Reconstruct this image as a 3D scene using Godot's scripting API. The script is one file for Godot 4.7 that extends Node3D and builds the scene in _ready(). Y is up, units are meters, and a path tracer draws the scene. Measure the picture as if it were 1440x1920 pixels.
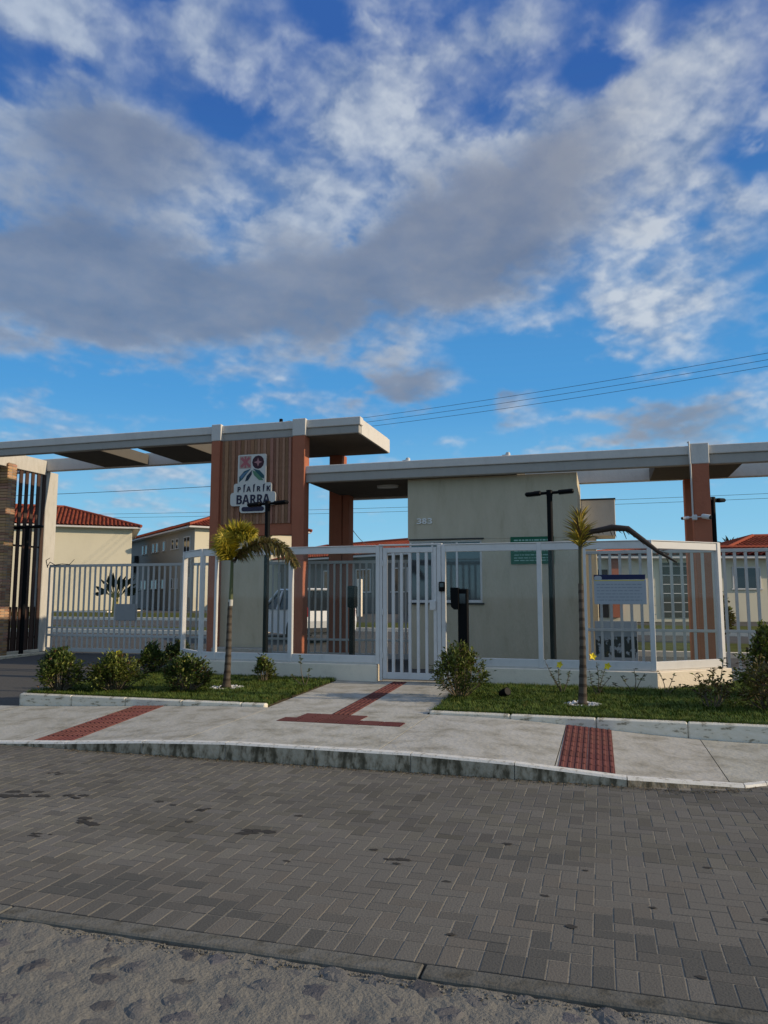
extends Node3D

# ---------------------------------------------------------------- mesh builder
class Mb:
	var v := PackedVector3Array()
	var n := PackedVector3Array()
	var c := PackedColorArray()
	var u := PackedVector2Array()
	var o := Vector3.ZERO            # origin of the thing the mesh belongs to
	var col := Color(1, 1, 1)

	func _init(origin := Vector3.ZERO, color := Color(1, 1, 1)) -> void:
		o = origin
		col = color

	func put(p: Vector3, nn: Vector3, uv := Vector2.ZERO) -> void:
		v.append(p - o)
		n.append(nn)
		c.append(col)
		u.append(uv)

	func tri_n(a: Vector3, b: Vector3, d: Vector3, na: Vector3, nb: Vector3, nd: Vector3) -> void:
		if (d - a).cross(b - a).dot(na + nb + nd) >= 0.0:
			put(a, na); put(b, nb); put(d, nd)
		else:
			put(a, na); put(d, nd); put(b, nb)

	func poly(p: Array, hint: Vector3) -> void:
		var nn := Vector3.ZERO
		for i in range(1, p.size() - 1):
			nn = (p[i + 1] - p[0]).cross(p[i] - p[0])
			if nn.length_squared() > 1e-14:
				break
		nn = nn.normalized()
		if nn.dot(hint) < 0.0:
			nn = -nn
		for i in range(1, p.size() - 1):
			tri_n(p[0], p[i], p[i + 1], nn, nn, nn)

	func quad_uv(a: Vector3, b: Vector3, d: Vector3, e: Vector3, hint: Vector3) -> void:   # a top left, b top right, d bottom right, e bottom left
		var nn := (d - a).cross(b - a).normalized()
		if nn.dot(hint) < 0.0:
			nn = -nn
		var ps := [a, b, d, a, d, e]
		var us := [Vector2(0, 0), Vector2(1, 0), Vector2(1, 1), Vector2(0, 0), Vector2(1, 1), Vector2(0, 1)]
		if (d - a).cross(b - a).dot(hint) >= 0.0:
			for i in 6: put(ps[i], nn, us[i])
		else:
			for i in [0, 2, 1, 3, 5, 4]: put(ps[i], nn, us[i])

	func box(ct: Vector3, s: Vector3, ch := 0.0, bs := Basis.IDENTITY) -> void:
		var h := s * 0.5
		ch = minf(ch, minf(h.x, minf(h.y, h.z)) * 0.9)
		var px := {}
		for sx in [-1, 1]:
			for sy in [-1, 1]:
				for sz in [-1, 1]:
					var k := Vector3i(sx, sy, sz)
					px[k] = [ct + bs * Vector3(sx * h.x, sy * (h.y - ch), sz * (h.z - ch)), ct + bs * Vector3(sx * (h.x - ch), sy * h.y, sz * (h.z - ch)), ct + bs * Vector3(sx * (h.x - ch), sy * (h.y - ch), sz * h.z)]
		for s1 in [-1, 1]:
			poly([px[Vector3i(s1, -1, -1)][0], px[Vector3i(s1, 1, -1)][0], px[Vector3i(s1, 1, 1)][0], px[Vector3i(s1, -1, 1)][0]], bs * Vector3(s1, 0, 0))
			poly([px[Vector3i(-1, s1, -1)][1], px[Vector3i(1, s1, -1)][1], px[Vector3i(1, s1, 1)][1], px[Vector3i(-1, s1, 1)][1]], bs * Vector3(0, s1, 0))
			poly([px[Vector3i(-1, -1, s1)][2], px[Vector3i(1, -1, s1)][2], px[Vector3i(1, 1, s1)][2], px[Vector3i(-1, 1, s1)][2]], bs * Vector3(0, 0, s1))
			if ch > 0.0:
				for s2 in [-1, 1]:
					poly([px[Vector3i(s1, s2, -1)][0], px[Vector3i(s1, s2, 1)][0], px[Vector3i(s1, s2, 1)][1], px[Vector3i(s1, s2, -1)][1]], bs * Vector3(s1, s2, 0))
					poly([px[Vector3i(s1, -1, s2)][0], px[Vector3i(s1, 1, s2)][0], px[Vector3i(s1, 1, s2)][2], px[Vector3i(s1, -1, s2)][2]], bs * Vector3(s1, 0, s2))
					poly([px[Vector3i(-1, s1, s2)][1], px[Vector3i(1, s1, s2)][1], px[Vector3i(1, s1, s2)][2], px[Vector3i(-1, s1, s2)][2]], bs * Vector3(0, s1, s2))
					for s3 in [-1, 1]:
						var k2 := Vector3i(s1, s2, s3)
						poly([px[k2][0], px[k2][1], px[k2][2]], bs * Vector3(s1, s2, s3))

	func span(a: Vector3, b: Vector3, ch := 0.004) -> void:       # an upright box between two opposite corners
		box((a + b) * 0.5, (b - a).abs(), ch)

	func tube(p: Array, r: Array, sides := 8, cap := true) -> void:
		var rings := []
		var norms := []
		var ref := Vector3.UP
		for i in p.size():
			var t: Vector3 = (p[mini(i + 1, p.size() - 1)] - p[maxi(i - 1, 0)]).normalized()
			if i == 0:
				ref = t.cross(Vector3(0.31, 0.17, 0.93)).normalized()
			ref = (ref - t * ref.dot(t)).normalized()
			var b := t.cross(ref)
			var ring := []
			var nr := []
			for k in sides:
				var a := TAU * k / sides
				var d := ref * cos(a) + b * sin(a)
				ring.append(p[i] + d * float(r[i]))
				nr.append(d)
			rings.append(ring)
			norms.append(nr)
		for i in p.size() - 1:
			for k in sides:
				var k2 := (k + 1) % sides
				tri_n(rings[i][k], rings[i][k2], rings[i + 1][k2], norms[i][k], norms[i][k2], norms[i + 1][k2])
				tri_n(rings[i][k], rings[i + 1][k2], rings[i + 1][k], norms[i][k], norms[i + 1][k2], norms[i + 1][k])
		if cap:
			poly(rings[0], p[0] - p[1])
			poly(rings[-1], p[-1] - p[-2])

	func prism(pts: PackedVector2Array, y0: float, y1: float) -> void:    # flat outline in x, z raised from y0 to y1
		var idx := Geometry2D.triangulate_polygon(pts)
		for i in range(0, idx.size(), 3):
			var a := pts[idx[i]]
			var b := pts[idx[i + 1]]
			var d := pts[idx[i + 2]]
			tri_n(Vector3(a.x, y1, a.y), Vector3(b.x, y1, b.y), Vector3(d.x, y1, d.y), Vector3.UP, Vector3.UP, Vector3.UP)
		var cx := Vector2.ZERO
		for q in pts:
			cx += q / pts.size()
		var turn := 1.0 if Geometry2D.is_polygon_clockwise(pts) else -1.0
		for i in pts.size():
			var a := pts[i]
			var b := pts[(i + 1) % pts.size()]
			var e := (b - a).orthogonal() * turn
			poly([Vector3(a.x, y0, a.y), Vector3(b.x, y0, b.y), Vector3(b.x, y1, b.y), Vector3(a.x, y1, a.y)], Vector3(e.x, 0, e.y) * -1.0)

	func plate(pts: PackedVector2Array, z0: float, z1: float) -> void:     # outline in x, y, thick from z0 (back) to z1 (front)
		var idx := Geometry2D.triangulate_polygon(pts)
		for i in range(0, idx.size(), 3):
			var a := pts[idx[i]]
			var b := pts[idx[i + 1]]
			var d := pts[idx[i + 2]]
			var f := Vector3.BACK
			tri_n(Vector3(a.x, a.y, z1), Vector3(b.x, b.y, z1), Vector3(d.x, d.y, z1), f, f, f)
			tri_n(Vector3(a.x, a.y, z0), Vector3(b.x, b.y, z0), Vector3(d.x, d.y, z0), -f, -f, -f)
		var turn := 1.0 if Geometry2D.is_polygon_clockwise(pts) else -1.0
		for i in pts.size():
			var a := pts[i]
			var b := pts[(i + 1) % pts.size()]
			var e := (b - a).orthogonal() * -turn
			poly([Vector3(a.x, a.y, z0), Vector3(b.x, b.y, z0), Vector3(b.x, b.y, z1), Vector3(a.x, a.y, z1)], Vector3(e.x, e.y, 0))

	func leaf(p: Vector3, d: Vector3, up: Vector3, length: float, width: float, fold := 0.25) -> void:
		var s := d.cross(up).normalized()
		if s.length_squared() < 0.5:
			s = d.cross(Vector3(0.3, 0.2, 0.9)).normalized()
		var nn := s.cross(d).normalized()
		var m := p + d * length * 0.5
		var l := m - s * width * 0.5 + nn * width * fold
		var r := m + s * width * 0.5 + nn * width * fold
		var t := p + d * length - nn * length * 0.12
		var nl := (nn + s * 0.5).normalized()
		var nr := (nn - s * 0.5).normalized()
		tri_n(p, l, t, nl, nl, nl)
		tri_n(p, t, r, nr, nr, nr)

	func mesh(m: Material, into: ArrayMesh = null) -> ArrayMesh:
		var a := []
		a.resize(Mesh.ARRAY_MAX)
		a[Mesh.ARRAY_VERTEX] = v
		a[Mesh.ARRAY_NORMAL] = n
		a[Mesh.ARRAY_COLOR] = c
		a[Mesh.ARRAY_TEX_UV] = u
		var am := into if into else ArrayMesh.new()
		am.add_surface_from_arrays(Mesh.PRIMITIVE_TRIANGLES, a)
		am.surface_set_material(am.get_surface_count() - 1, m)
		return am

# ---------------------------------------------------------------- naming and tagging
var taken := {}
var rng := RandomNumberGenerator.new()
var M := {}
var TX := {}

func numbered(called: String) -> String:
	var k: int = taken.get(called, -1) + 1
	taken[called] = k
	return called if k == 0 else "%s_%03d" % [called, k]

func tag(o: Node, label: String, category := "", group := "", kind := "") -> void:
	if label: o.set_meta("label", label)
	if category: o.set_meta("category", category)
	if group: o.set_meta("group", group)
	if kind: o.set_meta("kind", kind)

func thing(called: String, label: String, category: String, at := Vector3.ZERO, turn := 0.0, group := "") -> Node3D:
	var o := Node3D.new()
	o.name = numbered(called)
	add_child(o, true)
	o.position = at
	o.rotation.y = turn
	tag(o, label, category, group)
	return o

func struct(called: String, label: String) -> Node3D:
	var o := Node3D.new()
	o.name = numbered(called)
	add_child(o, true)
	tag(o, label, "", "", "structure")
	return o

var part_count := {}
func part_name(parent: Node, called: String) -> String:
	if parent == self:
		return numbered(called)
	var key := str(parent.get_instance_id()) + called
	var k: int = part_count.get(key, -1) + 1
	part_count[key] = k
	return called if k == 0 else "%s_%03d" % [called, k]

func put_mesh(called: String, m: Mesh, parent: Node = self) -> MeshInstance3D:
	var o := MeshInstance3D.new()
	o.mesh = m
	o.name = part_name(parent, called)
	parent.add_child(o, true)
	return o

func obj(called: String, mb: Mb, mat: Material, parent: Node = self) -> MeshInstance3D:
	return put_mesh(called, mb.mesh(mat), parent)

func copy(o: Node3D, base: String, at: Vector3, turn: float, label: String) -> Node3D:
	var r: Node3D = o.duplicate()
	r.name = numbered(base)
	add_child(r, true)
	r.position = at
	r.rotation.y = turn
	r.set_meta("label", label)
	return r

# ---------------------------------------------------------------- materials
func lin(r: float, g: float, b: float) -> Color:
	return Color(r, g, b).linear_to_srgb()

func noise_bytes(sd: int, freq: float, octaves: int, w: int, h: int, kind := 0) -> PackedByteArray:
	var f := FastNoiseLite.new()
	f.seed = sd
	f.noise_type = FastNoiseLite.TYPE_SIMPLEX_SMOOTH if kind == 0 else FastNoiseLite.TYPE_CELLULAR
	f.frequency = freq
	f.fractal_type = FastNoiseLite.FRACTAL_FBM
	f.fractal_octaves = octaves
	f.fractal_gain = 0.58
	var im := f.get_seamless_image(w, h)
	im.convert(Image.FORMAT_L8)
	return im.get_data()

func ramp_tex(data: PackedByteArray, w: int, h: int, stops: Array) -> ImageTexture:   # stops: [value 0..1, Color linear]
	var lut := []
	for i in 256:
		var x := i / 255.0
		var cc: Color = stops[0][1]
		for k in stops.size() - 1:
			if x >= stops[k][0]:
				cc = (stops[k][1] as Color).lerp(stops[k + 1][1], clampf((x - stops[k][0]) / (stops[k + 1][0] - stops[k][0]), 0, 1))
		cc = cc.linear_to_srgb()
		lut.append([int(cc.r * 255), int(cc.g * 255), int(cc.b * 255)])
	var out := PackedByteArray()
	out.resize(w * h * 3)
	for i in w * h:
		var l: Array = lut[data[i]]
		out[i * 3] = l[0]
		out[i * 3 + 1] = l[1]
		out[i * 3 + 2] = l[2]
	return ImageTexture.create_from_image(Image.create_from_data(w, h, false, Image.FORMAT_RGB8, out))

func g(x: float) -> Color:
	return Color(x, x, x)

func bump_tex(data: PackedByteArray, w: int, h: int, strength: float) -> ImageTexture:
	var im := Image.create_from_data(w, h, false, Image.FORMAT_L8, data)
	im.convert(Image.FORMAT_RGBA8)
	im.bump_map_to_normal_map(strength)
	return ImageTexture.create_from_image(im)

func mat(col: Color, rough: float, tex: Texture2D = null, scale := Vector3.ONE, normal: Texture2D = null, nscale := 1.0, vc := true) -> StandardMaterial3D:
	var m := StandardMaterial3D.new()
	m.albedo_color = col
	m.roughness = rough
	m.metallic_specular = 0.4 if rough < 0.75 else 0.12
	m.vertex_color_use_as_albedo = vc
	if tex:
		m.albedo_texture = tex
	if normal:
		m.normal_enabled = true
		m.normal_texture = normal
		m.normal_scale = nscale
	if tex or normal:
		m.uv1_triplanar = true
		m.uv1_world_triplanar = true
		m.uv1_scale = scale
	return m

func make_materials() -> void:
	var fine := noise_bytes(3, 0.06, 4, 512, 512)
	var soft := noise_bytes(8, 0.011, 5, 512, 512)
	var grain := noise_bytes(21, 0.03, 4, 512, 512)
	TX.speck = ramp_tex(fine, 512, 512, [[0.0, g(0.62)], [0.5, g(0.92)], [1.0, g(1.0)]])
	TX.soft = ramp_tex(soft, 512, 512, [[0.0, g(0.72)], [0.5, g(0.92)], [1.0, g(1.0)]])
	TX.paint = ramp_tex(soft, 512, 512, [[0.0, g(0.84)], [0.35, g(0.95)], [1.0, g(1.0)]])
	TX.streak = ramp_tex(soft, 512, 512, [[0.0, Color(0.76, 0.75, 0.72)], [0.3, Color(0.9, 0.9, 0.88)], [0.5, Color(0.93, 0.93, 0.92)], [1.0, Color(1, 1, 1)]])
	TX.concrete = ramp_tex(soft, 512, 512, [[0.0, Color(0.5, 0.48, 0.43)], [0.3, Color(0.75, 0.73, 0.68)], [0.55, Color(0.9, 0.89, 0.86)], [1.0, Color(1, 1, 1)]])
	TX.mould = ramp_tex(soft, 512, 512, [[0.0, Color(0.06, 0.056, 0.045)], [0.3, Color(0.17, 0.155, 0.12)], [0.42, Color(0.34, 0.31, 0.255)], [0.58, Color(0.5, 0.465, 0.4)], [1.0, Color(0.6, 0.58, 0.52)]])
	TX.limewash = ramp_tex(soft, 512, 512, [[0.0, Color(0.2, 0.19, 0.15)], [0.2, Color(0.45, 0.42, 0.36)], [0.32, Color(0.88, 0.86, 0.8)], [1.0, Color(1, 1, 1)]])
	TX.wood = ramp_tex(grain, 512, 512, [[0.0, Color(0.4, 0.37, 0.34)], [0.5, Color(0.8, 0.79, 0.78)], [1.0, Color(1, 1, 1)]])
	TX.fine_n = bump_tex(fine, 512, 512, 3.0)
	TX.soft_n = bump_tex(soft, 512, 512, 6.0)
	M.paver = mat(lin(0.183, 0.171, 0.147), 0.82, TX.speck, Vector3(2.2, 2.2, 2.2), TX.fine_n, 0.5)
	M.grout = mat(lin(0.27, 0.248, 0.205), 0.95, TX.speck, Vector3(1.4, 1.4, 1.4), TX.fine_n, 0.7)
	M.stone = mat(lin(0.17, 0.163, 0.15), 0.85, TX.speck, Vector3(2.6, 2.6, 2.6), TX.fine_n, 1.1)
	M.edge = mat(lin(0.185, 0.18, 0.16), 0.9, TX.concrete, Vector3(1.3, 1.3, 1.3), TX.fine_n, 0.6)
	M.dirt = mat(lin(0.222, 0.208, 0.175), 0.95, TX.speck, Vector3(1.7, 1.7, 1.7), TX.fine_n, 1.0)
	M.oil = mat(lin(0.06, 0.056, 0.05), 0.8)
	M.car_glass = mat(lin(0.012, 0.014, 0.017), 0.2)
	M.car_glass.metallic_specular = 0.25
	M.plate = mat(lin(0.36, 0.35, 0.33), 0.6, TX.paint, Vector3(1, 1, 1))
	M.post = mat(lin(0.56, 0.53, 0.47), 0.85, TX.streak, Vector3(1.2, 0.3, 1.2), TX.fine_n, 0.3)
	M.concrete = mat(lin(0.5, 0.488, 0.442), 0.85, TX.concrete, Vector3(0.37, 0.37, 0.37), TX.fine_n, 0.3)
	M.kerb_face = mat(lin(0.95, 0.87, 0.74), 0.9, TX.mould, Vector3(1.1, 0.5, 1.1), TX.fine_n, 0.6)
	M.kerb_top = mat(lin(0.78, 0.77, 0.73), 0.85, TX.limewash, Vector3(1.6, 1.6, 1.6), TX.fine_n, 0.4)
	M.bed_kerb = mat(lin(0.82, 0.77, 0.66), 0.85, TX.limewash, Vector3(0.9, 2.2, 0.9), TX.fine_n, 0.5)
	M.tactile = mat(lin(0.195, 0.08, 0.067), 0.75, TX.speck, Vector3(1.2, 1.2, 1.2))
	M.soil = mat(lin(0.06, 0.05, 0.035), 0.95, TX.speck, Vector3(1.5, 1.5, 1.5))
	M.asphalt = mat(lin(0.12, 0.115, 0.105), 0.9, TX.speck, Vector3(0.6, 0.6, 0.6))
	M.inner = mat(lin(0.12, 0.117, 0.108), 0.9, TX.soft, Vector3(0.15, 0.15, 0.15))
	M.lawn = mat(lin(0.11, 0.12, 0.035), 0.95, TX.concrete, Vector3(0.2, 0.2, 0.2))
	M.white = mat(lin(0.66, 0.66, 0.64), 0.6, TX.paint, Vector3(0.4, 0.4, 0.4))
	M.render_white = mat(lin(0.66, 0.63, 0.575), 0.8, TX.paint, Vector3(0.5, 0.22, 0.5), TX.fine_n, 0.25)
	M.wall_white = mat(lin(0.9, 0.8, 0.645), 0.85, TX.paint, Vector3(0.7, 0.7, 0.7), TX.fine_n, 0.3)
	M.beige = mat(lin(0.58, 0.51, 0.375), 0.85, TX.streak, Vector3(0.55, 0.13, 0.55), TX.fine_n, 0.25)
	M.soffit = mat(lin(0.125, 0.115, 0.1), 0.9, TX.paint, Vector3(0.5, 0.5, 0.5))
	M.render_grey = mat(lin(0.41, 0.39, 0.35), 0.85, TX.paint, Vector3(0.5, 0.22, 0.5), TX.fine_n, 0.25)
	M.terracotta = mat(lin(0.42, 0.152, 0.088), 0.8, TX.paint, Vector3(0.5, 0.3, 0.5), TX.fine_n, 0.25)
	M.aluminium = mat(lin(0.75, 0.725, 0.68), 0.4, TX.paint, Vector3(1, 0.6, 1))
	M.bars = mat(lin(0.57, 0.545, 0.495), 0.5, TX.paint, Vector3(1, 1, 1))
	M.black = mat(lin(0.006, 0.006, 0.0065), 0.5)
	M.black.metallic_specular = 0.2
	M.dark_metal = mat(lin(0.03, 0.03, 0.032), 0.5)
	M.slat = mat(lin(0.5, 0.28, 0.185), 0.75, TX.wood, Vector3(9, 0.5, 9))
	M.dark_wood = mat(lin(0.085, 0.045, 0.03), 0.7, TX.wood, Vector3(7, 0.5, 7))
	M.brick = mat(lin(0.56, 0.34, 0.19), 0.85, TX.speck, Vector3(2.5, 2.5, 2.5), TX.fine_n, 0.5)
	M.mortar = mat(lin(0.3, 0.25, 0.19), 0.95)
	M.roof = mat(lin(0.36, 0.095, 0.055), 0.8, TX.speck, Vector3(0.8, 0.8, 0.8))
	M.cream = mat(lin(0.74, 0.67, 0.5), 0.85, TX.paint, Vector3(0.1, 0.05, 0.1))
	M.shaded_cream = mat(lin(0.36, 0.345, 0.31), 0.85, TX.paint, Vector3(0.1, 0.05, 0.1))  # wall colour darkened to carry the shade on the long house
	M.shaded_wall = mat(lin(0.19, 0.18, 0.16), 0.85, TX.paint, Vector3(0.1, 0.05, 0.1))  # shade on the tiled house walls, put into their colour
	M.trim = mat(lin(0.66, 0.64, 0.6), 0.7)
	M.pane_dark = mat(lin(0.02, 0.024, 0.03), 0.08)
	M.pane_dark.metallic_specular = 0.6
	M.mirror = mat(lin(0.05, 0.06, 0.065), 0.05)
	M.mirror.metallic_specular = 0.9
	M.glass = StandardMaterial3D.new()
	M.glass.albedo_color = Color(0.45, 0.55, 0.5, 0.05)
	M.glass.metallic_specular = 0.24
	M.glass.transparency = BaseMaterial3D.TRANSPARENCY_ALPHA
	M.glass.roughness = 0.02
	M.leaf = mat(Color(1, 1, 1), 0.55)
	M.leaf.backlight_enabled = true
	M.leaf.backlight = Color(0.45, 0.5, 0.2)
	M.grass = mat(Color(1, 1, 1), 0.7)
	M.grass.backlight_enabled = true
	M.grass.backlight = Color(0.4, 0.5, 0.15)
	M.stem = mat(lin(0.16, 0.13, 0.09), 0.9)
	M.bark = mat(lin(0.13, 0.11, 0.09), 0.9, TX.speck, Vector3(4, 4, 4), TX.fine_n, 1.0)
	M.petal = mat(lin(0.8, 0.62, 0.03), 0.6)
	M.pebble = mat(lin(0.72, 0.71, 0.68), 0.7)
	M.sign_white = mat(lin(0.62, 0.6, 0.54), 0.5)
	M.plain = mat(Color(1, 1, 1), 0.5)
	M.navy = mat(lin(0.012, 0.018, 0.075), 0.5)
	M.plaque = mat(lin(0.42, 0.44, 0.46), 0.45)
	M.green_sign = mat(lin(0.006, 0.11, 0.05), 0.5)
	M.print = mat(lin(0.25, 0.28, 0.31), 0.6)
	M.pale_print = mat(lin(0.3, 0.5, 0.42), 0.6)
	M.car_paint = mat(lin(0.68, 0.69, 0.7), 0.3)
	M.car_paint.clearcoat_enabled = true
	M.rubber = mat(lin(0.02, 0.02, 0.02), 0.8)
	M.wire = mat(lin(0.07, 0.075, 0.085), 0.7)
	M.lens = mat(lin(0.5, 0.5, 0.48), 0.2)
	M.lamp_red = mat(lin(0.3, 0.01, 0.01), 0.25)

# ---------------------------------------------------------------- sky
# clouds and gaps: azimuth from -z towards +x, elevation, half widths in degrees, kind
var BLOBS := [
	[-4.3, 28.6, 10.5, 4.6, "g", 0.35], [-14.6, 24.4, 11.0, 3.8, "g", 0.15], [-33.6, 21.0, 13.5, 3.7, "g", 0.0], [-40.5, 23.2, 9.5, 4.5, "g", 0.0], [-36.8, 31.0, 8.5, 3.2, "g", 0.0], [-15.0, 16.1, 4.0, 1.8, "g", 0.15], [-7.5, 14.9, 2.4, 1.3, "g", 0.0], [6.0, 12.4, 7.0, 1.9, "g", 0.0],
	[-20.7, 35.3, 5.8, 2.3, "w", 0.0], [-13.6, 38.4, 4.9, 2.6, "w", 0.0], [-5.7, 38.9, 4.0, 1.9, "w", 0.0], [9.0, 35.1, 4.0, 3.2, "w", 0.0], [8.8, 26.1, 4.4, 4.2, "w", 0.0], [4.5, 20.5, 5.3, 2.9, "w", 0.0], [-31.1, 37.8, 3.5, 2.5, "w", 0.0], [-42.0, 36.4, 5.7, 2.6, "w", 0.0], [-41.0, 12.3, 4.3, 1.1, "w", 0.0], [-21.5, 30.0, 7.9, 3.2, "w", 0.0], [-24.6, 15.3, 3.3, 2.2, "w", 0.0], [-23.1, 26.8, 5.0, 2.2, "w", 0.0], [-11.5, 33.1, 3.7, 2.4, "w", 0.0], [-1.7, 33.3, 5.5, 1.7, "w", 0.0], [7.3, 30.9, 3.3, 1.6, "w", 0.0], [-43.8, 31.0, 3.5, 1.8, "w", 0.0], [3.1, 38.3, 2.3, 1.5, "w", 0.0],
	[-21.6, 39.8, 3.2, 1.6, "b", 0.0], [0.5, 36.1, 2.7, 2.2, "b", 0.0], [-20.5, 17.4, 2.9, 1.2, "b", 0.0], [-6.2, 17.6, 4.5, 1.8, "b", 0.0], [-35.3, 15.4, 7.7, 1.3, "b", 0.0], [-30.1, 34.3, 2.4, 2.0, "b", 0.0], [11.5, 29.1, 1.4, 1.5, "b", 0.0], [-0.6, 16.5, 4.8, 1.5, "b", 0.0], [-42.3, 34.4, 2.1, 0.9, "b", 0.0], [-19.3, 26.9, 1.3, 1.5, "b", 0.0], [-10.8, 14.2, 4.2, 1.2, "b", 0.0], [-10.0, 5.0, 30.0, 3.0, "b", 0.0], [-33.0, 7.5, 8.0, 2.6, "w", 0.0], [-22.0, 6.0, 8.0, 1.6, "w", 0.0]]
var n_big := FastNoiseLite.new()
var n_small := FastNoiseLite.new()

func sky_color(az: float, el: float) -> Color:
	var ce := cos(el)
	var d := Vector3(sin(az) * ce, sin(el), -cos(az) * ce)
	var y := maxf(d.y, 0.0)
	# clear air
	var air := Color(0.40, 0.68, 0.82).lerp(Color(0.25, 0.57, 0.80), smoothstep(0.0, 0.10, y))
	air = air.lerp(Color(0.085, 0.34, 0.70), smoothstep(0.06, 0.28, y))
	air = air.lerp(Color(0.036, 0.122, 0.395), smoothstep(0.2, 0.62, y))
	# cloud layer at one height, seen in perspective
	var k := 1.0 / (y + 0.16)
	var p := Vector2(d.x, d.z) * k
	var big := n_big.get_noise_2d(p.x * 100.0, p.y * 100.0)
	var small := n_small.get_noise_2d(p.x * 100.0, p.y * 100.0)
	var lit := small - n_small.get_noise_2d(p.x * 100.0 + 2.2, p.y * 100.0)
	var cover := 0.0
	var grey := 0.0
	var a := rad_to_deg(az)
	var e := rad_to_deg(el)
	var wx := a + small * 3.2 + big * 3.0
	var wy := e + n_small.get_noise_2d(p.x * 100.0 + 300.0, p.y * 100.0) * 2.2
	var placed := smoothstep(-62.0, -50.0, a) * (1.0 - smoothstep(18.0, 30.0, a)) * (1.0 - smoothstep(42.0, 52.0, e))
	if placed > 0.0:
		for b in BLOBS:
			var x: float = (wx - b[0]) / b[2]
			var z: float = (wy - b[1]) / b[3] - x * b[5] * 2.2
			var q := x * x + z * z
			if q > 7.0:
				continue
			var w := exp(-q)
			if b[4] == "g":
				cover += w * 1.0
				grey += w
			elif b[4] == "w":
				cover += w * 0.6
			else:
				cover -= w * 0.7
	var det := n_small.get_noise_2d(p.x * 230.0 + 700.0, p.y * 230.0)
	var free := (0.45 + smoothstep(-0.5, 0.3, big) * 0.55) * smoothstep(0.03, 0.22, y)
	cover = lerpf(free, cover + 0.2 * smoothstep(0.2, 0.4, y), placed)
	grey = lerpf(smoothstep(0.0, 0.5, big) * 0.8 * smoothstep(0.06, 0.25, y), grey, placed)
	var dens := smoothstep(-0.02, 1.08, cover + small * 0.75 + det * 0.32 * (1.0 - 0.6 * clampf(grey, 0.0, 1.0)))
	grey = clampf(grey * 1.0 - 0.05 + small * 0.3 + det * 0.12, 0.0, 1.0)
	var sunward := smoothstep(-0.95, 0.25, cos(az - deg_to_rad(93.0)))
	var bright := clampf(0.48 + lit * 1.3 + small * 0.5 + det * 0.5, 0.0, 1.0)
	var white := Color(0.22, 0.30, 0.45).lerp(Color(0.50, 0.58, 0.69).lerp(Color(0.66, 0.70, 0.74), sunward), bright)
	var shade := clampf(0.5 + small * 0.8 + det * 0.3, 0.0, 1.0)
	var dark := Color(0.145, 0.195, 0.30).lerp(Color(0.22, 0.275, 0.385), shade).lerp(Color(0.19, 0.22, 0.285).lerp(Color(0.29, 0.315, 0.37), shade), sunward)
	var cl := white.lerp(dark, smoothstep(0.05, 1.0, grey))
	return air.lerp(cl, dens * lerpf(0.84, 0.90, grey) * (0.9 + 0.1 * bright))

func sky_rows(im: Image, x0: int, x1: int, y0: int, y1: int, w: int, h: int) -> void:
	for yy in range(y0, y1):
		var el := PI * (0.5 - (yy + 0.5) / h)
		for xx in range(x0, x1):
			var az := TAU * (xx + 0.5) / w
			if az > PI:
				az -= TAU
			im.set_pixel(xx, yy, sky_color(az, el).linear_to_srgb())

func make_sky() -> ImageTexture:
	n_big.seed = 11
	n_big.frequency = 0.012
	n_big.fractal_octaves = 3
	n_small.seed = 5
	n_small.frequency = 0.03
	n_small.fractal_octaves = 6
	n_small.fractal_gain = 0.55
	n_small.domain_warp_enabled = true
	n_small.domain_warp_amplitude = 9.0
	n_small.domain_warp_frequency = 0.02
	var coarse := Image.create(1024, 512, false, Image.FORMAT_RGB8)
	sky_rows(coarse, 0, 1024, 0, 257, 1024, 512)
	for yy in range(257, 512):
		for xx in 1024:
			coarse.set_pixel(xx, yy, Color(0.38, 0.38, 0.37))
	coarse.resize(4096, 2048, Image.INTERPOLATE_BILINEAR)
	sky_rows(coarse, 3440, 4096, 500, 1026, 4096, 2048)      # finer where clouds fill the view
	sky_rows(coarse, 0, 240, 500, 1026, 4096, 2048)
	return ImageTexture.create_from_image(coarse)

# ---------------------------------------------------------------- heights
func walk_h(x: float, z := -6.9) -> float:        # pavement surface: level in front of the gate, ramps down to both driveways
	var k := clampf((-6.9 - z) / 2.35, 0.0, 1.0)
	return 0.15 * lerpf(smoothstep(-7.0, -3.4, x), smoothstep(-9.2, -4.0, x), k) * (1.0 - smoothstep(-1.7, 1.5, x)) + 0.004

func inner_h(z: float) -> float:
	return lerpf(0.13, 0.72, clampf((-17.0 - z) / 28.0, 0.0, 1.0))

func front_z(x: float) -> float:
	return -6.87 if x < 0.5 else -6.87 - 0.6 * (x - 0.5) * (x - 0.5)

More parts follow.
